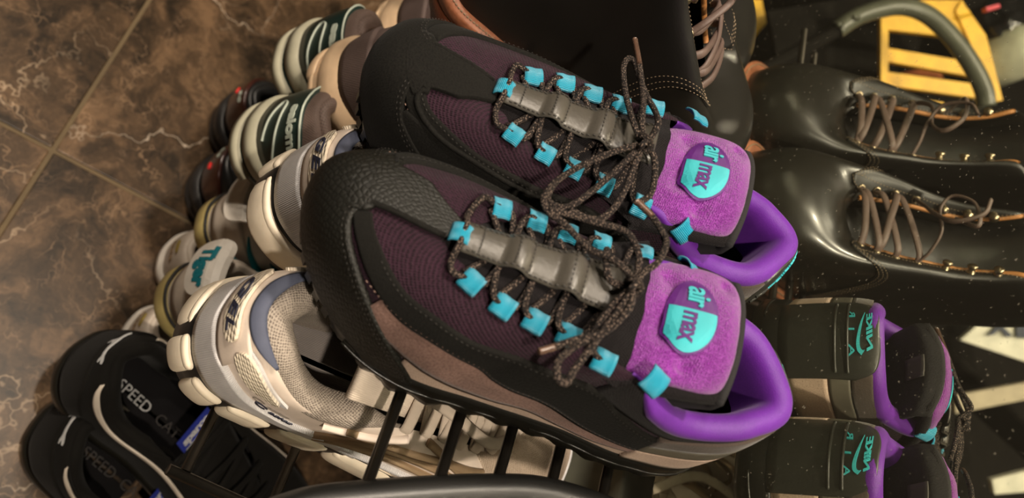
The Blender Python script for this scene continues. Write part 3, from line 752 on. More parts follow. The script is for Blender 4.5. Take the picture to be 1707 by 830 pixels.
def patch(name, F, fn, m, parent, off=.0012, ni=24, nj=24):
    a, b = np.meshgrid(np.linspace(0, 1, ni), np.linspace(0, 1, nj), indexing='ij')
    S, T = fn(a, b); P = F(S, T, off); e = F(S, T, -.0005)
    P = np.concatenate([e[:, :1], P, e[:, -1:]], 1); z0 = np.concatenate([e[:1, :1], e[:1], e[:1, -1:]], 1); z1 = np.concatenate([e[-1:, :1], e[-1:], e[-1:, -1:]], 1)
    P = np.concatenate([z0, P, z1], 0)
    if F.flip > 0: P = P[:, ::-1]
    return grid(name, P, m, parent)
def build_boot(flip, R, t, label, long_lace):
    root = thing('leather_boot', label, 'boot', frame(R, t), 'black leather lace-up boots facing the mirror')
    F = Form(BT_BASE, BT_TOP, flip, BT_N); F.warp = boot_warp
    sole('outsole', F, [(0, .002), (.2, .0085), (.75, .0088), (.9, .005)], m_heelb, root, lip=-.006, spring=.010)
    sole('welt', F, [(.62, .004), (.66, .0096), (.9, .0100), (.98, .0092), (1.0, .0)], m_welt, root, lip=.001, spring=.010, bottom=False)
    s = np.linspace(0, 1, 190, endpoint=False); P = outline(F, s, .0062); P[:, 2] += .0012; st = []
    for i in range(0, 190):
        a = P[i]; b = P[(i+1) % 190]; d = (b-a)*.30; n_ = np.array([d[1], -d[0], 0]); n_ /= max(np.linalg.norm(n_), 1e-9)
        st.append(box_arrays((a+b)/2, d, n_*.0005, (0, 0, .0005)))
    merge('welt_stitching', st, m_thr, root, False)
    hs = np.linspace(-.13, .13, 40); rings = []
    for z in (-.012, .012):
        for o in (.003,):
            r_ = outline(F, np.mod(hs, 1), o); r_[:, 2] = z+.006; rings.append(r_)
    mid = rings[1].copy(); mid[:, 1] = 0; mid[:, 0] = .05; mb = mid.copy(); mb[:, 2] = rings[0][:, 2]
    grid('heel_block', np.array([mb, rings[0], rings[1], mid]).transpose(1, 0, 2), m_heelb, root)
    S, T = np.meshgrid(np.linspace(0, 1, 161), np.linspace(-.06, 1, 44), indexing='ij'); P = F(S, T)
    if flip > 0: P = P[:, ::-1]
    o = grid('vamp', P, m_boot, root)
    for sd in (1, -1):
        w = (lambda s: s) if sd > 0 else (lambda s: 1.01-s)
        def q(a, b):   # b up the boot, a from the heel to the front edge
            fr_ = np.interp(b, [0, .35, .62, .80, .90, 1.0], [.290, .325, .375, .425, .437, .425])
            fr_ = np.where(b > .93, .425, fr_)
            S = .012 + (fr_-.012)*a; return w(S), -.03+b*1.03
        patch('quarter', F, q, m_bootd, root, .0016, 60, 50)
        e = [(.300, .04), (.332, .35), (.38, .61), (.428, .80)]
        for k, d in enumerate((.004, .010, .016)):
            seam('stitching', F, [(w(a-d), b) for a, b in e], m_thr, root, .0022, .0030, .0019, .00032)
        seam('stitching', F, [(w(a), b) for a, b in ((.428, .80), (.433, .90), (.420, .965), (.375, .968), (.30, .972), (.24, .975))], m_thr, root, .0022, .0030, .0019, .00032)
        seam('stitching', F, [(w(a), b) for a, b in ((.415, .78), (.385, .87), (.34, .90), (.29, .92), (.24, .93))], m_thr, root, .0022, .0030, .0019, .00032)
        s_ = np.linspace(.232, .436, 50); P = F(w(s_), np.full(50, .995), .0008); tube('leather_edge', P, .0021, m_edge, root, 6)
        # eyelets and hooks
    eye = {}
    for sd in (1, -1):
        w = (lambda s: s) if sd > 0 else (lambda s: 1.01-s); eye[sd] = []
        for k, s_ in enumerate((.424, .400, .377, .352)):
            p = F(w(s_), .935, .0018); n = F.normal(w(s_), .935); u = np.cross(n, (0, 0, 1)); u /= np.linalg.norm(u); v = np.cross(n, u)
            a = np.linspace(0, 2*PI, 13)[:-1]; ring = p + np.cos(a)[:, None]*u*.0028 + np.sin(a)[:, None]*v*.0028
            tube('eyelet', ring, .0009, m_brass, root, 6, closed=True)
            disc = np.array([[p+n*.0001, p+n*.0001], ]);
            c_ = np.array([[p + (math.cos(x)*u+math.sin(x)*v)*r + n*.0003 for r in (.0001, .0022)] for x in a]); grid('eyelet_hole', c_, m_lining, root, closed_i=True)
            eye[sd].append((p, n))
        for k, s_ in enumerate((.318, .290, .264)):
            p = F(w(s_), .93, .0012); n = F.normal(w(s_), .93); u = np.cross(n, (0, 0, 1)); u /= np.linalg.norm(u); v = np.cross(n, u)
            prof = [(0, .0034), (.0018, .0030), (.0028, .0020), (.0042, .0036), (.0058, .0040), (.0070, .0030), (.0076, .0001)]; a = np.linspace(0, 2*PI, 15)[:-1]
            P = np.array([[p+n*h+(math.cos(x)*u+math.sin(x)*v)*r_ for h, r_ in prof] for x in a]); grid('lace_hook', P, m_brass, root, closed_i=True)
            eye[sd].append((p+n*.004, n))
    # tongue and laces
    tk = [(.113, .205, .021), (.117, .18, .021), (.124, .16, .021), (.134, .142, .021), (.148, .126, .021), (.162, .110, .020), (.175, .096, .019), (.188, .0845, .016), (.199, .080, .01)]
    tk = smooth_path(np.array(tk), 4); P = np.zeros((len(tk), 11, 3))
    for i, (x, z, hw) in enumerate(tk):
        for j, k in enumerate(np.linspace(-1.3, 1.3, 11)): P[i, j] = (x-.004-.004*abs(k)**2, k*hw, z-.002-.002*abs(k))
    grid('tongue', P, m_bootd, root)
    def mid(i, f): 
        a = eye[1][i][0]; b = eye[-1][i][0]; c = (a+b)/2; return c + np.array([.0045, 0, .0045]) + (a-b)*f
    parts = []
    Lt = lambda pts, r=.0032: parts.append(tube_arrays(smooth_path(np.array(pts), 7), r, 8, flat=.5, up=(.7, 0, .7)))
    Lt([eye[1][0][0], mid(0, .25), mid(0, -.25), eye[-1][0][0]])
    for i in range(3):
        for sd in ((1, -1) if i == 1 else (-1,)):
            a = eye[sd][i][0]; b = eye[-sd][i+1][0]; c = (a+b)/2+np.array([.0055+.0012*sd, 0, .0055])
            Lt([a+np.array([-.001, 0, -.001]), a*.75+c*.25+np.array([.002, 0, .003]), c, b*.8+c*.2+np.array([.003, 0, .003]), b])
    merge('lace', parts, m_blace, root)
    for pts in long_lace:
        base = eye[pts[0]][3][0]
        tube('loose_lace', smooth_path(np.array([base + np.array(q)*[1, flip, 1] for q in pts[1]]), 8), .0024, m_blace, root, 8, flat=.55)
    insole('insole', F, .045, m_lining, root)
    return root
RB = [[.10192, -.99479, .00107], [.96398, .09849, -.24705], [.24566, .02621, .969]]
RA = [[.07902, -.99686, .00588], [.98642, .07734, -.14492], [.14401, .01725, .98943]]
TB = np.array([-.45595, .12126, -.43521+CAM[2]]); TA = np.array([-.55863, .11175, -.42259+CAM[2]])
LL = [(1, [(0, 0, 0), (.004, -.006, .010), (.010, -.020, .020), (.012, -.040, .020), (.013, -.050, .030), (.012, -.040, .045), (.012, -.020, .046), (.010, -.030, .030)]),
      (-1, [(0, 0, 0), (.004, .010, .008), (.010, .022, .016), (.014, .034, .030), (.012, .030, .050), (.010, .016, .056)])]
build_boot(-1, RB, TB, 'black leather boot next to the running shoes, its side and lace eyelets in view', LL)
build_boot(1, RA, TA, 'black leather boot at the top edge, only its polished toe seen directly', LL)
# ---------------------------------------------------------------- the other shoes on the tiers and on the floor
def pose(pos, yaw, pitch=0, roll=0):
    """toe towards the mirror; angles in degrees"""
    yaw, pitch, roll = map(math.radians, (yaw, pitch, roll))
    x = np.array([-math.sin(yaw)*math.cos(pitch), math.cos(yaw)*math.cos(pitch), math.sin(pitch)]); l = np.array([-math.cos(yaw), -math.sin(yaw), 0]); u = np.cross(x, l)
    return frame(np.stack([x, l*math.cos(roll)+u*math.sin(roll), u*math.cos(roll)-l*math.sin(roll)], 1), pos)
def low_form(L=.29, w=.050, zs=.03, back=.088, dip=.070, throat=.085, toe=.070, flip=1, n=2.4, hw=.8, tz=.03):
    bx = [(0,.015,0),(.03,.025,.36),(.07,.07,.68),(.14,.20,.82),(.22,.37,.82),(.30,.55,.93),(.36,.69,1.0),(.42,.82,.93),(.46,.91,.70),(.485,.97,.38),(.505,.99,-.04),(.53,.985,-.42),(.56,.95,-.74),(.61,.84,-.96),(.67,.70,-.93),(.75,.51,-.76),(.83,.35,-.72),(.90,.20,-.76),(.95,.08,-.62),(.98,.03,-.34)]
    base = [(s, x*L, y*w*(hw/.8 if x < .3 else 1), zs + (tz-zs)*np.clip((x-.3)/.5, 0, 1) + .010*np.clip((x-.8)/.2, 0, 1)**2) for s, x, y in bx]
    tp = [(0,.045,0,back),(.07,.095,.46,back-.003),(.14,.21,.70,dip),(.20,.30,.72,(dip+throat)/2+.002),(.25,.365,.62,throat),(.30,.45,.52,throat-.004),(.36,.56,.44,toe+.010),(.42,.66,.26,toe+.003),(.47,.705,.08,toe+.001),(.505,.715,0,toe)]
    top = [(s, x*L, y*w, z) for s, x, y, z in tp]; top += [(1.01-s, x, -y, z) for s, x, y, z in top[::-1][1:-1]]
    F = Form(base, top, flip, [(0, n+.2), (.25, n), (.5, n+.3), (.75, n), (1, n+.2)]); F.L, F.w = L, w; F.k = dict(zs=zs, back=back, dip=dip, throat=throat, toe=toe)
    return F
def skin(name, F, m, root, ns=121, nt=30):
    S, T = np.meshgrid(np.linspace(0, 1, ns), np.linspace(-.08, 1, nt), indexing='ij'); P = F(S, T)
    if F.flip > 0: P = P[:, ::-1]
    return grid(name, P, m, root)
def lined(F, root, m_rim, m_in, r=.006, depth=.03, s0=-.22, s1=.26):
    collar('collar', F, s0, s1, [(-r*.1, -r*1.4), (-r*.3, -r*.6), (r*.1, r*.3), (r*.8, r*.6), (r*1.6, r*.2), (r*2.1, -r*.8), (r*2.1, -depth)], m_rim, root, 90)
    s = np.linspace(-.25, .29, 60); Tp = hermite(F.top, s, 1.0); Bp = outline(F, s, -.008); P = np.zeros((60, 5, 3))
    for j, k in enumerate(np.linspace(0, 1, 5)):
        a = Tp.copy(); a[:, 1] *= F.flip; c = a.mean(0); a[:, :2] += (c[:2]-a[:, :2])*.13; a[:, 2] -= .014
        b = Bp.copy(); b[:, 2] = F.k['zs']+.001; P[:, j] = a*(1-k)+b*k
    grid('lining', P, m_in, root)
def flat_tongue(F, root, m, top_x=.24, rise=.02, name='tongue'):
    L, w, k = F.L, F.w, F.k
    xs = np.linspace(top_x, .72, 24); P = np.zeros((24, 9, 3))
    for i, x in enumerate(xs):
        q = (x-top_x)/(.72-top_x); z = (k['throat']+rise)*(1-q)**1.2 + k['toe']*(1-(1-q)**1.2) - .002; hw = w*(.60*(1-q)+.16*q)
        for j, y in enumerate(np.linspace(-1, 1, 9)): P[i, j] = (x*L, y*hw, z-.005*y*y)
    o = grid(name, P, m, root); solid(o, .005, 0); return o
def flat_laces(F, root, m, n=6, r=.0028, flat=.4, s0=.28, s1=.43):
    parts = []
    for i, s_ in enumerate(np.linspace(s1, s0, n)):
        a = F(s_, .97, .001); b = F(1.01-s_-.008, .97, .001); c = (a+b)/2+np.array([0, 0, .006])
        parts.append(tube_arrays(smooth_path(np.array([a-[0, 0, .002], a*.9+c*.1+[0, 0, .002], c, b*.9+c*.1+[0, 0, .002], b-[0, 0, .002]]), 5), r, 8, flat=flat, up=(0, 0, 1)))
        if i:
            a2 = F(min(s_+.03, s1), .97, .001)
            parts.append(tube_arrays(smooth_path(np.array([a2, (a2+b)/2+[0, 0, .004], b]), 5), r, 8, flat=flat, up=(0, 0, 1)))
    merge('lace', parts, m, root)
def smap(F, s0, t0, sm, tm, off, rot=0.0):
    c_, s_ = math.cos(rot), math.sin(rot)
    def f(x, y):
        u = x*c_-y*s_; v = x*s_+y*c_; s = np.mod(s0+u*sm, 1.0); t = t0+v*tm
        return F(s, t, off), F.normal(s, min(max(t, 0), 1))
    return f
def pod(name, F, s0, s1, zc, hz, out, m, root, thick=.010, n=16):
    s = np.linspace(s0, s1, n); k = np.linspace(-1, 1, n); e = np.sqrt(np.clip(1-np.abs(k)**6, 0.0, 1))*.97+.03; C_ = outline(F, s, out); P = np.zeros((n, 14, 3)); O2 = outline(F, s, out+1.0); N_ = O2-C_
    for j in range(14):
        a = j/14*2*PI; ca_, sa_ = math.cos(a), math.sin(a)
        u = np.sign(ca_)*abs(ca_)**.6*thick*e; v = np.sign(sa_)*abs(sa_)**.6*hz*e
        P[:, j] = C_ + N_*u[:, None]; P[:, j, 2] = zc + v
    return grid(name, P, m, root, closed_j=True)
def ell(a, b, n=28, p=2.0, cx=0, cy=0):
    return [(cx+a*np.sign(math.cos(t))*abs(math.cos(t))**(2/p), cy+b*np.sign(math.sin(t))*abs(math.sin(t))**(2/p)) for t in np.arange(n)/n*2*PI]

# --- cream chunky runners
m_cream = mat('cream_foam', (.80, .70, .55), .45, kind='grain', scale=500, bump=.1, sub=.05)
m_pale = mat('pale_blue_tpu', (.66, .64, .64), .35, kind='ribsu', scale=260, bump=.4, col2=(.56, .55, .56))
m_beige = mat('beige_synthetic', (.72, .61, .52), .5, kind='grain', scale=600, bump=.12)
m_beige2 = mat('sand_mesh', (.48, .38, .29), .7, kind='holes', scale=480, bump=.6, col2=(.30, .22, .16))
m_gold = mat('metallic_tan', (.36, .25, .15), .38, metal=.35, kind='grain', scale=500, bump=.2)
m_glass = mat('clear_gel_window', (.66, .58, .46), .16, kind='holes', scale=260, bump=.9, spec=.8, coat=.6, dist=.0015)
m_colg = mat('grey_collar_mesh', (.42, .36, .30), .8, kind='holes', scale=650, bump=.9, col2=(.16, .13, .11), dist=.001)
m_navyg = mat('slate_blue_fabric', (.075, .085, .13), .75)
m_ink = mat('dark_navy_print', (.012, .014, .03), .5)
m_ivory = mat('ivory_fabric', (.66, .56, .46), .75, kind='ribs', scale=420, bump=.3)
m_dark = mat('black_plastic', (.012, .012, .012), .35)
def build_cream(flip, mtx, label):
    root = thing('chunky_runner', label, 'shoe', mtx, 'cream chunky running shoes with slate collars')
    F = low_form(.315, .052, .036, .104, .082, .100, .074, flip, 2.4, .76, .030)
    sole('midsole', F, [(0, -.003), (.1, .002), (.5, .003), (.9, .003), (1, .001)], m_dark, root, lip=.001, spring=.014)
    for a, b in ((-.125, .010), (.016, .054), (.060, .100), (.106, .155), (.162, .22), (.226, .30), (.306, .40), (.406, .47)):
        for sd in ((1, -1) if a > .10 else (1,)):
            aa, bb = (a, b) if sd > 0 else (1-b, 1-a)
            xx = outline(F, [(aa+bb)/2])[0][0]/.315
            pod('sole_pod', F, aa, bb, .019+.010*max(0, (xx-.6)/.4), .0155, .0005, m_cream, root, .0060, 24)
            pod('sole_pod_lip', F, aa, bb, .0315-.004*min(xx*2, 1)+.010*max(0, (xx-.6)/.4), .0040, .0012, m_cream, root, .0048, 24)
    skin('upper', F, m_beige, root)
    band('heel_guard', F, -.10, .24, .02, [(-.10, .30), (-.03, .26), (.03, .26), (.07, .30), (.12, .20), (.24, .10)], m_pale, root, .0035, 90, 8)
    for sd in (1, -1):
        a, b = (-.10, .02) if sd < 0 else (.02, .24)
    band('heel_overlay', F, -.055, .055, .28, [(-.055, .70), (0, .80), (.055, .70)], m_beige, root, .0032, 40, 12)
    m1 = smap(F, 0.0, .53, 2.0, 13.0, .0040)
    put('gel_window', flatshape([ell(.0175, .0085, p=2.6)]), m1, m_glass, root, .0016, .004)
    put('heel_lettering', text_mesh('GEL', .0125, .0002, 1.1, .3), smap(F, 0.0, .53, 2.0*-flip, 13.0, .0062), m_ink, root, .0004, .004)
    tear = [(-.016, -.004), (-.010, -.011), (.004, -.012), (.022, -.006), (.030, 0), (.020, .007), (.002, .014), (-.011, .010)]
    for sd in ((1, -1)):
        sgn = sd; s0 = .070 if sd > 0 else 1-.070
        rim = smooth_path(np.array([(x*1.15, y*1.2) for x, y in tear]), 4, True)
        put('side_overlay', flatshape([[tuple(p) for p in rim]]), smap(F, s0, .60, 1.95*sd*.86, 9.5, .0012, .12*sd), m_pale, root, .0016, .005)
        put('honeycomb_window', flatshape([[tuple(p) for p in smooth_path(np.array(tear), 4, True)]]), smap(F, s0, .60, 1.95*sd*.80, 9.0, .0030, .12*sd), m_glass, root, .0020, .004)
        w = (lambda s: s) if sd > 0 else (lambda s: 1-s)
        for k, (pts, mt) in enumerate((([(.185, .12), (.195, .25), (.22, .45), (.30, .55), (.40, .50)], m_gold), ([(.19, .05), (.21, .20), (.27, .35), (.36, .38), (.44, .30)], m_gold), ([(.17, .58), (.19, .64), (.22, .72), (.26, .86)], m_beige), ([(.19, .70), (.24, .60), (.32, .72), (.38, .78)], m_gold), ([(.22, .05), (.30, .18), (.40, .16)], m_pale), ([(.29, .90), (.33, .70), (.40, .62), (.46, .55)], m_gold))):
            st = smooth_path(np.array(pts), 8); P = F(w(st[:, 0]), st[:, 1], .0012); tube('side_strip', P, .0030, mt, root, 8, flat=.45)
    band('toe_mesh', F, .385, .63, .20, .97, m_beige2, root, .0010, 50, 16)
    band('toe_guard', F, .42, .60, .0, [(.42, .12), (.46, .24), (.51, .30), (.56, .24), (.60, .12)], m_pale, root, .0024, 40, 6)
    sgn_ = 1.9 if flip < 0 else -1.9
    put('side_lettering', text_mesh('asics', .0100, .0001, 1.0, .2), smap(F, .134, .40, sgn_*.8, 10.0, .0050, -.05*(1 if flip < 0 else -1)), m_ink, root, .0005, .004)
    so = smap(F, .108, .42, sgn_*.8, 10.0, .0050)
    rg = [(.0055*math.cos(a)*1.0, .0034*math.sin(a)) for a in np.linspace(.5, 5.6, 20)]; rg2 = [(x*.72, y*.72) for x, y in rg[::-1]]
    put('side_emblem', flatshape([rg+rg2]), so, m_ink, root, .0005, .004)
    lined(F, root, m_colg, m_colg, .0085, .04)
    band('collar_stripe', F, -.075, .075, [(-.075, .93), (-.04, .80), (0, .76), (.04, .80), (.075, .93)], [(-.075, .97), (0, .985), (.075, .97)], m_navyg, root, .0040, 40, 6)
    insole('insole', F, .040, mat('grey_insole', (.16, .14, .13), .8, kind='ribs', scale=300, bump=.4), root)
    flat_tongue(F, root, m_ivory, .22, .024)
    flat_laces(F, root, mat('ivory_lace', (.56, .47, .38), .7, kind='ribs', scale=500, bump=.5), 7, .0042, .35, .26, .44)
    for q in range(3):
        pts = np.array([(.13+.01*q, .010*(q-1), .108+.003*q), (.15, .025*(q-1)+.01, .112), (.19, .030*(q-1)+.012, .098), (.21+.01*q, .010*(q-1), .095)])
        tube('loose_lace', smooth_path(pts, 8), .0042, MATS['ivory_lace'], root, 8, flat=.35, up=(0, 0, 1))
    return root
CZ = .06
build_cream(-1, pose((-.162, .090, .311+CZ), 6.5, -4.7, 3), 'cream chunky runner under the near black shoe, its grey mesh collar open to view')
build_cream(1, pose((-.258, .090, .320+CZ), 8.5, -5, 0), 'cream chunky runner with only its heel showing between black toe and white heel tab')

# --- white trainers with a tab over the heel
m_wht = mat('off_white_leather', (.58, .50, .42), .5, kind='grain', scale=500, bump=.15)
m_tab = mat('white_heel_tab', (.80, .74, .66), .4, kind='grain', scale=500, bump=.08)
m_gum = mat('yellowed_sole', (.50, .40, .16), .5, kind='ribsu', scale=400, bump=.2)
m_tealp = mat('teal_print', (.005, .19, .24), .5)
m_blkline = mat('black_sole_line', (.015, .014, .013), .6)
def build_tab(flip, mtx, label):
    root = thing('white_trainer', label, 'shoe', mtx, 'white trainers with teal stripes and heel tabs')
    F = low_form(.275, .044, .020, .085, .065, .085, .055, flip, 2.3, .82, .018)
    sole('sole', F, [(0, .0), (.15, .003), (.8, .004), (.95, .003), (1.0, .0)], m_gum, root, lip=.004, spring=.010)
    s = np.linspace(0, 1, 140, endpoint=False); P = outline(F, s, .0026); P[:, 2] += .004; tube('sole_stripe', P, .0017, m_blkline, root, 6, closed=True)
    skin('upper', F, m_wht, root)
    band('heel_counter', F, -.09, .09, .08, [(-.09, .30), (-.05, .52), (0, .58), (.05, .52), (.09, .30)], m_wht, root, .0022, 40, 8)
    seam('stitching', F, [(-.088, .30), (-.05, .50), (0, .56), (.05, .50), (.088, .30)], mat('white_thread', (.6, .52, .44), .7), root, .0030, .004, .0026, .0005)
    for sd in (1, -1):
        w = (lambda s: s) if sd > 0 else (lambda s: 1-s)
        for pts in ([(.055, .62), (.085, .40), (.14, .22), (.20, .10)], [(.12, .75), (.17, .45), (.24, .15)]):
            st = smooth_path(np.array(pts), 8); P = F(w(st[:, 0]), st[:, 1], .0012); r_ = np.interp(np.linspace(0, 1, len(P)), [0, .5, 1], [.0012, .0055, .0045]); tube('side_stripe', P, r_, m_tealp, root, 8, flat=.30)
    # heel tab: a rounded plate folded over the collar
    def tb(x, y):
        # y runs from the outside foot of the tab (0) to its inner end (.05); x across
        k = y/.052; R = .0105
        z = F.k['back']+.004; d0 = .020
        if y < d0: p = np.array([-.0035 + .004*(y/d0) + .20*x*x/.03, x, z-(d0-y)]); n = np.array([-1, 0, .15])
        else:
            a = min((y-d0)/R, 1.5); p = np.array([.0005+R*(1-math.cos(a))+max(0, y-d0-1.5*R)*.9, x, z+R*math.sin(a)*.75-max(0, y-d0-1.5*R)*.35]); n = np.array([-math.cos(a), 0, math.sin(a)+.2])
            p[0] += .20*x*x/.03
        n = n/np.linalg.norm(n); return p + n*.003, n
    pts = ell(.0290, .0175, 36, 3.6, 0, .020); pts = [(x*(.86+.14*max(0, min(1, (y)/.03))), y) for x, y in pts]
    put('heel_tab', flatshape([pts]), tb, m_tab, root, .0030, .006)
    if flip < 0: put('tab_lettering', text_mesh('Tiger', .0190, .0008, .95, .1), lambda x, y: (tb(-x*1.0, y+.019)[0]+tb(x, y+.019)[1]*.0033, tb(x, y+.019)[1]), m_tealp, root, .0005, .004)  # lettering left off the other tab, imitating overexposure
    lined(F, root, m_wht, mat('taupe_lining', (.25, .2, .17), .9), .004, .03); insole('insole', F, .024, MATS['taupe_lining'], root)  # taupe lining, darker than the white upper
    flat_tongue(F, root, m_wht, .26, .012); flat_laces(F, root, m_tab, 5, .003)
    return root
build_tab(1, pose((-.338, .104, .065+CZ), 5.5, -12, -3), 'white trainer with a blank heel tab imitating overexposure, between the red-dotted black shoe and cream runner')
build_tab(-1, pose((-.262, .106, .062+CZ), 5.5, -12, -3), 'white trainer whose heel tab lettering is readable, beside the dark suede slip-on')

# --- dark outdoor shoes with pale lettering over green heels
m_mau = mat('mauve_mesh', (.105, .068, .055), .7, kind='holes', scale=500, bump=.6, col2=(.06, .04, .03))
m_grn = mat('dark_green_rubber', (.008, .020, .017), .35)
m_sage = mat('sage_foam', (.36, .34, .25), .55)
m_palel = mat('pale_print', (.34, .38, .32), .5)
def build_trail(flip, mtx, label):
    root = thing('trail_shoe', label, 'shoe', mtx, 'dark trail shoes with pale heel lettering')
    F = low_form(.285, .048, .032, .104, .080, .095, .065, flip, 2.5, .84, .026)
    sole('outsole', F, [(0, -.002), (.3, .002), (.45, .002), (.5, -.002)], m_grn, root, lip=0, spring=.012)
    sole('lower_foam', F, [(.02, .001), (.05, .0055), (.34, .006), (.40, .002)], m_sage, root, lip=.002, spring=.012, s0=-.085, s1=.085, bottom=False)
    sole('midsole', F, [(.38, .000), (.5, .001), (.6, .0)], m_mau, root, lip=.004, spring=.012, bottom=False)
    sole('upper_foam', F, [(.60, .001), (.64, .0060), (1.05, .0062), (1.14, .001)], m_sage, root, lip=.002, spring=.012, s0=-.16, s1=.16, bottom=False)
    skin('upper', F, m_mau, root)
    band('heel_panel', F, -.13, .13, .03, [(-.13, .24), (-.08, .48), (0, .60), (.08, .48), (.13, .24)], m_grn, root, .0030, 60, 12)
    st = smooth_path(np.array([(-.12, .26), (-.07, .50), (0, .61), (.07, .50), (.12, .26)]), 8); tube('heel_piping', F(np.mod(st[:, 0], 1), st[:, 1], .0034), .0010, m_palel, root, 6)
    put('heel_lettering', text_mesh('salomon', .0150, .0006, .95, .0), lambda x, y: smap(F, 0, .48-abs(x+.026)*2.4, 1.85*-flip, 11.0, .0038)(x+.026, y), m_palel, root, .0005, .005)
    em = smap(F, 0, .27, 1.85*-flip, 11.0, .0036); st = smooth_path(np.array([(.022, -.017), (.006, -.012), (-.004, -.005), (-.001, .002), (.012, -.001), (.028, -.007), (.046, -.016)]), 6)
    tube('heel_emblem', np.array([em(x, y)[0] for x, y in st]), .0011, m_palel, root, 6)
    lined(F, root, m_mau, mat('brown_lining', (.03, .02, .016), .9), .0055, .035); insole('insole', F, .036, MATS['brown_lining'], root)
    flat_tongue(F, root, m_mau, .24, .018); flat_laces(F, root, m_dark, 5, .0018, 1.0)
    return root
build_trail(-1, pose((-.377, .078, .190+CZ), 4.8, -13, 2), 'dark trail shoe with most of its pale heel lettering readable')
build_trail(1, pose((-.468, .074, .188+CZ), 4.5, -13, 0), 'dark trail shoe behind its lettered partner, only the heel edge showing')

# --- black shoes with a small red dot
m_char = mat('charcoal_rubber', (.022, .020, .019), .4)
m_wine = mat('dark_wine_patent', (.035, .010, .007), .25, coat=.4)
m_red = mat('red_dot', (.75, .02, .02), .4)
def build_dot(flip, mtx, label):
    root = thing('black_trainer', label, 'shoe', mtx, 'black trainers with charcoal rubber heels on the floor')
    F = low_form(.285, .048, .034, .098, .078, .09, .065, flip, 2.6, .86, .028)
    sole('sole', F, [(0, .0), (.2, .006), (.42, .006), (.48, .002), (.56, .002), (.62, .007), (.95, .006), (1.0, .001)], m_char, root, lip=.006, spring=.012)
    skin('upper', F, m_dark, root)
    band('heel_counter', F, -.10, .10, .10, [(-.10, .35), (0, .78), (.10, .35)], m_wine, root, .0030, 40, 10)
    put('heel_dot', flatshape([ell(.0032, .0032, 16)]), smap(F, .012, .36, 1.9, 11.0, .0036), m_red, root, .0008)
    put('heel_mark', text_mesh('30', .010, .0002), smap(F, -.006, .56, 1.9*-flip, 11.0, .0036), m_palel, root, .0005, .004)
    lined(F, root, m_dark, m_lining, .005, .03); insole('insole', F, .036, m_lining, root); flat_tongue(F, root, m_dark, .24, .016); flat_laces(F, root, m_dark, 5, .002, .8)
    return root
build_dot(-1, pose((-.430, .097, .0), 5.5, 0, 0), 'black trainer with a bright red heel dot beside the white trainers')
build_dot(1, pose((-.512, .083, .0), 6, 0, 0), 'black trainer at the left of the trail shoes, against the bare marble floor')

# --- brown runner on a thick peach sole
m_peach = mat('peach_foam', (.78, .56, .36), .42, sub=.05)
m_brn = mat('mauve_brown_knit', (.13, .09, .08), .75, kind='holes', scale=600, bump=.5)
def build_peach(flip, mtx, label):
    root = thing('thick_sole_runner', label, 'shoe', mtx, 'brown runners on thick peach soles')
    F = low_form(.295, .049, .040, .100, .080, .095, .066, flip, 2.5, .9, .034)
    sole('midsole', F, [(0, .0), (.06, .004), (.16, .007), (.30, .0075), (.34, .005), (.40, .0045), (.46, .006), (.60, .0085), (.85, .007), (1.05, .002)], m_peach, root, lip=.004, spring=.014)
    for a, b in ((-.10, -.012), (-.004, .05), (.056, .13), (.136, .25), (.75, .87)):
        pod('sole_pod', F, a, b, .011, .0070, .0050, m_peach, root, .0035, 24)
    skin('upper', F, m_brn, root)
    band('heel_counter', F, -.09, .09, .02, [(-.09, .2), (0, .45), (.09, .2)], m_brn, root, .0026, 40, 8)
    lined(F, root, m_brn, m_lining, .006, .03); insole('insole', F, .044, m_lining, root); flat_tongue(F, root, m_brn, .24, .02); flat_laces(F, root, m_wht, 5)
    return root
build_peach(1, pose((-.414, .101, .250+CZ), 11, -8, 0), 'brown runner on a thick peach sole, right beside the suede black toe')
build_peach(-1, pose((-.53, .13, .225+CZ), 8, -8, 0), 'brown runner at the top edge with a thick pale sole, mostly hidden')

# --- white and gold low shoes under the white trainers
m_goldp = mat('gold_print', (.42, .32, .08), .4, metal=.4)
def build_gold(flip, mtx, label):
    root = thing('white_plimsoll', label, 'shoe', mtx, 'white plimsolls with gold heel prints')
    F = low_form(.27, .045, .020, .072, .06, .075, .055, flip, 2.4, .85, .018)
    sole('sole', F, [(0, .0), (.2, .003), (.9, .0035), (1.0, .0)], m_tab, root, lip=.004, spring=.010)
    skin('upper', F, m_wht, root)
    put('heel_print', text_mesh('8888', .009, .0001), smap(F, .0, .30, 1.9*-flip, 13.0, .001), m_ink if False else m_gold, root, .0004, .004)
    put('heel_crest', flatshape([ell(.006, .0045, 14)]), smap(F, .0, .55, 1.9, 13.0, .001), m_goldp, root, .0008)
    lined(F, root, m_wht, MATS['taupe_lining'], .004, .025); insole('insole', F, .024, MATS['taupe_lining'], root); flat_tongue(F, root, m_wht, .26, .012); flat_laces(F, root, m_tab, 5)
    return root
g1 = on_height(272, 418, .03); g2 = on_height(212, 540, .03)
build_gold(1, pose((g1[0], g1[1], 0), 5.5), 'small white plimsoll heel with gold print, peeking out between the white trainers')
build_gold(-1, pose((g2[0], g2[1], 0), 5.5), 'small white plimsoll heel edge peeking out above the suede slip-on')

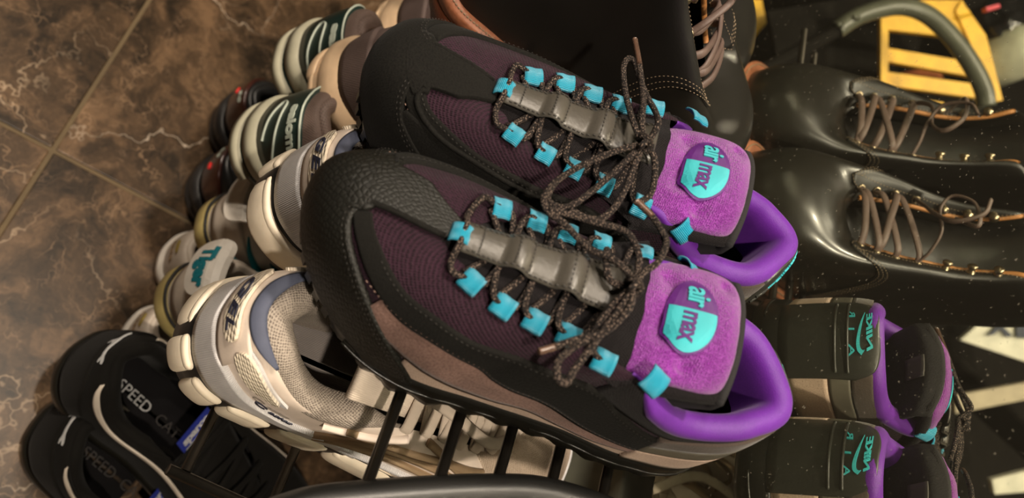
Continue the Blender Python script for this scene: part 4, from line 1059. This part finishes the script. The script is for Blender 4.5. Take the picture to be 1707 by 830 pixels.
# --- black suede slip-ons on the floor
m_psu = mat('black_suede', (.0075, .0068, .0058), .9, spec=.10, kind='grain', scale=900, bump=.6, col2=(.004, .0035, .003), sheen=.03)
m_pst = mat('white_leather_stripe', (.50, .44, .37), .5, kind='grain', scale=500, bump=.1)
m_pins = mat('black_insole', (.006, .0055, .006), .9, spec=.1)
m_blue = mat('royal_blue_patch', (.012, .022, .20), .6)
m_silv = mat('silver_print', (.42, .42, .42), .35)
m_faint = mat('dark_print', (.03, .026, .024), .6)  # darker copy of the silver print colour
CAT = [(-1.0, .55), (-.88, .66), (-.72, .62), (-.5, .40), (-.15, .22), (.2, .16), (.45, .02), (.62, -.2), (.80, -.35), (1.0, -.52), (.92, -.58), (.66, -.44), (.48, -.30), (.40, -.42), (.30, -.75), (.14, -.80), (.22, -.62), (.24, -.38), (.12, -.16), (-.15, -.02), (-.35, .02), (-.55, .12), (-.72, -.06), (-.88, -.10), (-.80, .04), (-.70, .22), (-.80, .34), (-.95, .42)]
def build_suede(flip, mtx, label):
    root = thing('suede_shoe', label, 'shoe', mtx, 'black suede low shoes with white curved stripes')
    F = low_form(.315, .055, .014, .088, .060, .072, .055, flip, 2.3, .84, .014)
    F.top = [(s, x, y, z) for s, x, y, z in F.top]
    sole('sole', F, [(0, .0), (.2, .003), (.9, .003), (1.0, .0)], m_rub, root, lip=.004, spring=.010)
    skin('upper', F, m_psu, root)
    band('heel_counter', F, -.11, .11, .02, [(-.11, .25), (-.05, .52), (0, .58), (.05, .52), (.11, .25)], m_psu, root, .0018, 40, 8)
    for sd in (1, -1):
        w = (lambda s: s) if sd > 0 else (lambda s: 1-s)
        st = smooth_path(np.array([(.062, .86), (.078, .74), (.11, .68), (.16, .68), (.22, .62), (.29, .48), (.36, .26)]), 8); s_ = w(st[:, 0])
        wd = np.interp(st[:, 0], [.062, .09, .15, .25, .36], [.045, .075, .065, .05, .035])
        S_ = np.repeat(s_[:, None], 5, 1); T_ = st[:, 1][:, None]+wd[:, None]*np.linspace(-1, 1, 5); P = F(S_, T_, .0016)
        o = grid('side_stripe', P, m_pst, root); solid(o, .0014, 0)
    mp = smap(F, .006*flip*0, .66, 1.9, 14.0, .0012)
    put('heel_emblem', flatshape([[(x*.0155, y*.0115) for x, y in CAT]]), mp if flip > 0 else (lambda x, y: mp(-x, y)), m_silv, root, .0008, .004)
    lined(F, root, m_psu, m_pins, .0055, .028)
    insole('insole', F, .018, m_pins, root)
    put('insole_lettering', text_mesh('SPEED', 0.0150, -.0002, 1.0), lambda x, y: (np.array([.073+x, y, .0195]), np.array([0, 0, 1.])), (m_silv if flip < 0 else m_faint), root, .0004)
    put('insole_lettering', text_mesh('CAT', 0.0150, -.0002, 1.0), lambda x, y: (np.array([.117+x, y, .0195]), np.array([0, 0, 1.])), m_faint, root, .0004)
    o = flat_tongue(F, root, m_psu, .40, .004)
    # tongue label
    def tl(x, y): return np.array([.121 - y*.75, x, .073 + y*.35]), np.array([-.45, 0, .9])
    put('tongue_label', flatshape([[(-.021, -.010), (.021, -.010), (.021, .012), (-.021, .012)]]), tl, m_blue, root, .0016, .01)
    put('label_lettering', text_mesh('sparco', .0135, .0005, .92), lambda x, y: (tl(x, y+.002)[0]+np.array([-.45, 0, .9])*.0019, tl(x, y)[1]), m_silv, root, .0004)
    put('label_border', flatshape([[(-.018, -.0075), (.018, -.0075), (.018, -.0065), (-.018, -.0065)]]), lambda x, y: (tl(x, y)[0]+np.array([-.45, 0, .9])*.0019, tl(x, y)[1]), m_silv, root, .0004)
    flat_laces(F, root, m_psu, 4, .003)
    return root
build_suede(-1, pose((-.196, .076, .062), -14, -11, 0), 'black suede low shoe with readable silver insole lettering and blue tongue label')
build_suede(1, pose((-.139, .088, .004), -14, -11, 0), 'black suede low shoe at the lower left corner, overlapped by its partner')

# ---------------------------------------------------------------- the wire rack
m_wire = mat('black_wire', (.07, .062, .052), .28, metal=.9)
m_frame = mat('black_rack_plastic', (.008, .008, .0075), .38)
rack = thing('shoe_rack', 'tiered wire shoe rack with a thick black side frame at the bottom edge', 'rack', frame(np.eye(3), (0, 0, 0)))
NS = np.array([0, -.2656, .9641]); P0 = TL - NS*.0045
def wire(p, q, r=.0033): return tube('rack_bar', np.array([p, q]), r, m_wire, rack, 10)
for (a, b) in (((668,650),(612,812)), ((765,688),(735,803)), ((857,695),(833,797)), ((930,760),(922,798)), ((1012,785),(1008,812)), ((560, 600), (540, 640))):
    p = on_slope(*a, P0, NS); q = on_slope(*b, P0, NS); y = (p[1]+q[1])/2 if b[1] > 650 else .060
    z = P0[2] + (y-P0[1])*.2755; x1 = q[0]+.012 if b[1] > 650 else -.10
    if b[1] > 650: wire((-.66, y, z), (x1, y, z))
sd = [on_slope(x, y, P0, NS) for x, y in ((455, 862), (520, 842), (600, 832), (700, 824), (800, 819), (900, 822), (1000, 850), (1060, 880))]
path = smooth_path(np.array(sd), 6); tube('side_frame', path, .0095, m_frame, rack, 14)
for y, x0, x1, z in ((.14, -.30, -.085, .372), (.20, -.30, -.085, .368), (.27, -.30, -.085, .362), (.34, -.3, -.085, .356)): wire((x0, y, z), (x1, y, z))
for y, x0, x1, z in ((.14, -.66, -.31, .298), (.27, -.66, -.31, .28)): wire((x0, y, z), (x1, y, z))
for y, x0, x1, z in ((.14, -.55, -.33, .232), (.26, -.55, -.33, .205)): wire((x0, y, z), (x1, y, z))
for y, x0, x1, z in ((.17, -.42, -.235, .078), (.28, -.42, -.235, .05)): wire((x0, y, z), (x1, y, z))
for x in (-.665, -.30, -.082):
    tube('rack_post', np.array([(x, .375, 0), (x, .375, .50)]), .006, m_frame, rack, 10)
for (x, y, z) in ((-.665, .14, .298), (-.665, .27, .28), (-.55, .14, .232), (-.55, .26, .205), (-.42, .14, .086), (-.42, .28, .058), (-.082, .14, .372), (-.082, .34, .356), (-.33, .14, .232), (-.33, .26, .205)):
    tube('rack_arm', np.array([(x, y-.01, z), (x, .375, z-.02)]), .0035, m_wire, rack, 8)
# ---------------------------------------------------------------- across the aisle, seen only in the mirror
m_yel = mat('yellow_plastic', (.75, .42, .012), .45)
m_blk = mat('black_panel', (.008, .007, .006), .9, spec=.1)
m_hose = mat('grey_green_rubber', (.085, .088, .065), .35)
m_whs = mat('white_sign_board', (.62, .60, .50), .6)
def slab(name, pix, d, m, parent=None, th=.012):
    """a flat board whose corners the photograph shows in the mirror"""
    ds = d if hasattr(d, '__len__') else [d]*len(pix)
    P = np.array([seen_in_mirror(x, y, dd) for (x, y), dd in zip(pix, ds)]); n = len(P)
    nn = np.cross(P[1]-P[0], P[2]-P[0]); nn /= np.linalg.norm(nn)
    V = np.vstack([P-nn*th/2, P+nn*th/2]); F = [tuple(range(n))[::-1], tuple(range(n, 2*n))]+[(i, (i+1) % n, n+(i+1) % n, n+i) for i in range(n)]
    return link(name, V, F, m, parent, V[:, :2], False)
filler = box('dark_filler', (-2.35, -2.0, 0), (-.80, -.12, .27), m_blk, None, .01)  # added black box, makes the mirror's background dark
tag(filler, 'added low black table across the aisle, reflected as dark ground behind the boots', 'filler')
t2 = box('dark_filler', (-.78, -2.0, 0), (.9, -.62, .22), m_blk, None, .01)  # another added box, covers the reflected floor with black
tag(t2, 'second added low black table, reflected below the boots behind the purple tongues', 'filler')
def holder(name, label, cat, group=None): return thing(name, label, cat, frame(np.eye(3), (0, 0, 0)), group)
cr = holder('slatted_crate', 'yellow slatted plastic crate reflected behind the upper boot laces', 'crate')
D = 1.30
for q in ([(1468,2),(1600,2),(1612,66),(1468,50)], [(1468,80),(1610,104),(1625,130),(1468,102)], [(1468,120),(1628,142),(1650,168),(1468,142)], [(1468,158),(1570,172),(1570,184),(1468,182)]):
    slab('slat', q, D, m_yel, cr)
slab('side_rail', [(1466,2),(1478,2),(1478,184),(1466,184)], D-.01, m_yel, cr)
slab('side_rail', [(1600,2),(1640,60),(1668,168),(1650,172),(1622,90),(1590,20)], D-.005, m_yel, cr)
slab('crate_back', [(1466,0),(1600,0),(1668,172),(1466,186)], D+.12, m_blk, cr)
o = slab('orange_tag', [(1500,122),(1560,112),(1570,132),(1500,130)], D+.05, mat('orange_card', (.45, .12, .03), .6)); tag(o, 'orange card showing through the slots of the yellow crate', 'card')
o = slab('yellow_board', [(1206,0),(1268,0),(1276,40),(1252,68),(1236,45)], 1.45, m_yel); tag(o, 'bright yellow board corner reflected above the polished toe of the far boot', 'board')
o = slab('black_board', [(1278,20),(1466,-10),(1466,182),(1400,160),(1300,120)], 1.40, m_blk); tag(o, 'black board reflected left of the yellow crate', 'board')
h = holder('hose_handle', 'curved grey rubber handle arching over the yellow crate in the mirror', 'handle')
pts = [seen_in_mirror(x, y, 1.12) for x, y in ((1395,50),(1425,30),(1460,17),(1505,11),(1548,26),(1590,66),(1622,112),(1640,150),(1644,178))]
tube('grip', smooth_path(np.array(pts), 7), .0125, m_hose, h, 14)
pts = [seen_in_mirror(x, y, 1.12) for x, y in ((1262,122),(1310,95),(1360,70),(1400,48))]
tube('rod', smooth_path(np.array(pts), 4), .0095, m_blk, h, 12)
for x, y in ((1397,40), (1424,28)):
    p = seen_in_mirror(x, y, 1.105); tube('rivet', np.array([p, p+np.array([0, -.006, .004])]), .0035, m_hose, h, 8)
def blob(name, px, py, d, r, m, amp=.25, fr=9.0, parent=None, sc=(1, 1, 1), seed=0):
    c = seen_in_mirror(px, py, d); n, k = 40, 24; P = np.zeros((n, k, 3)); R_ = np.random.RandomState(seed); ph = R_.rand(6, 4)*6
    for i in range(n):
        for j in range(k):
            a = i/n*2*PI; b = j/(k-1)*PI; v = np.array([math.cos(a)*math.sin(b), math.sin(a)*math.sin(b), math.cos(b)])
            q = 1+amp*sum(abs(math.sin(v[0]*fr*w[0]/3+v[1]*fr*w[1]/3+v[2]*fr*w[2]/3+w[3]))-.6 for w in ph)/3
            P[i, j] = c+v*r*q*np.array(sc)
    return grid(name, P, m, parent, closed_i=True)
m_bag = mat('glossy_black_film', (.012, .012, .013), .12, coat=.8)
tag(blob('plastic_bag', 1672, 62, 1.35, .060, m_bag, .5, 11, seed=3), 'crumpled glossy black plastic bag reflected in the upper right corner', 'bag')
tag(blob('crumpled_wrapper', 1622, 60, 1.50, .030, m_yel, .4, 8, seed=5), 'yellow crumpled wrapper beside the black plastic bag in the mirror', 'wrapper')
b = seen_in_mirror(1700, 100, 1.30)
bt = holder('white_canister', 'pale plastic canister cut by the right edge of the frame in the mirror', 'canister')
prof = [(0, .0001), (.0, .040), (.004, .044), (.07, .044), (.085, .036), (.095, .020), (.11, .018), (.112, .0001)]
a = np.linspace(0, 2*PI, 25)[:-1]; P = np.array([[b+np.array([-.02+r_*math.cos(x), r_*math.sin(x), z_-.06]) for z_, r_ in prof] for x in a])
grid('body', P, mat('pale_plastic', (.42, .42, .32), .4), bt, closed_i=True)
tag(slab('pink_card', [(1640,14),(1662,8),(1664,14),(1642,20)], 1.25, mat('pink_card', (.6, .05, .08), .5)), 'small red card stuck between black wrapping at the mirror top', 'card')
sg = holder('sign_board', 'white board with large dark letters reflected at the right edge below the boots', 'sign')
slab('board', [(1598,566),(1640,530),(1712,490),(1712,604)], 1.40, m_whs, sg)
m_navy = mat('navy_lettering', (.012, .02, .045), .5)
slab('lettering', [(1645,560),(1656,558),(1684,532),(1674,530)], 1.388, m_navy, sg, .003)
slab('lettering', [(1652,533),(1660,532),(1688,560),(1678,562)], 1.387, m_navy, sg, .003)
slab('lettering', [(1694,505),(1712,495),(1712,565),(1694,562)], 1.388, m_navy, sg, .003)
o = slab('beige_strip', [(1590,658),(1712,636),(1712,664),(1590,688)], 1.42, mat('beige_board', (.40, .34, .24), .6)); tag(o, 'beige strip of board reflected behind the purple tongue', 'board')
o = slab('white_strip', [(1650,798),(1712,782),(1712,818),(1655,822)], 1.36, m_whs); tag(o, 'white strip reflected in the lower right corner', 'board')
# pale box standing on the floor behind the lower tier
pb_ = box('storage_box', (-.34, .56, .0), (.10, .78, .30), mat('pale_green_board', (.46, .47, .36), .6), None, .003)
tag(pb_, 'pale greenish cardboard box on the floor behind the rack', 'box')
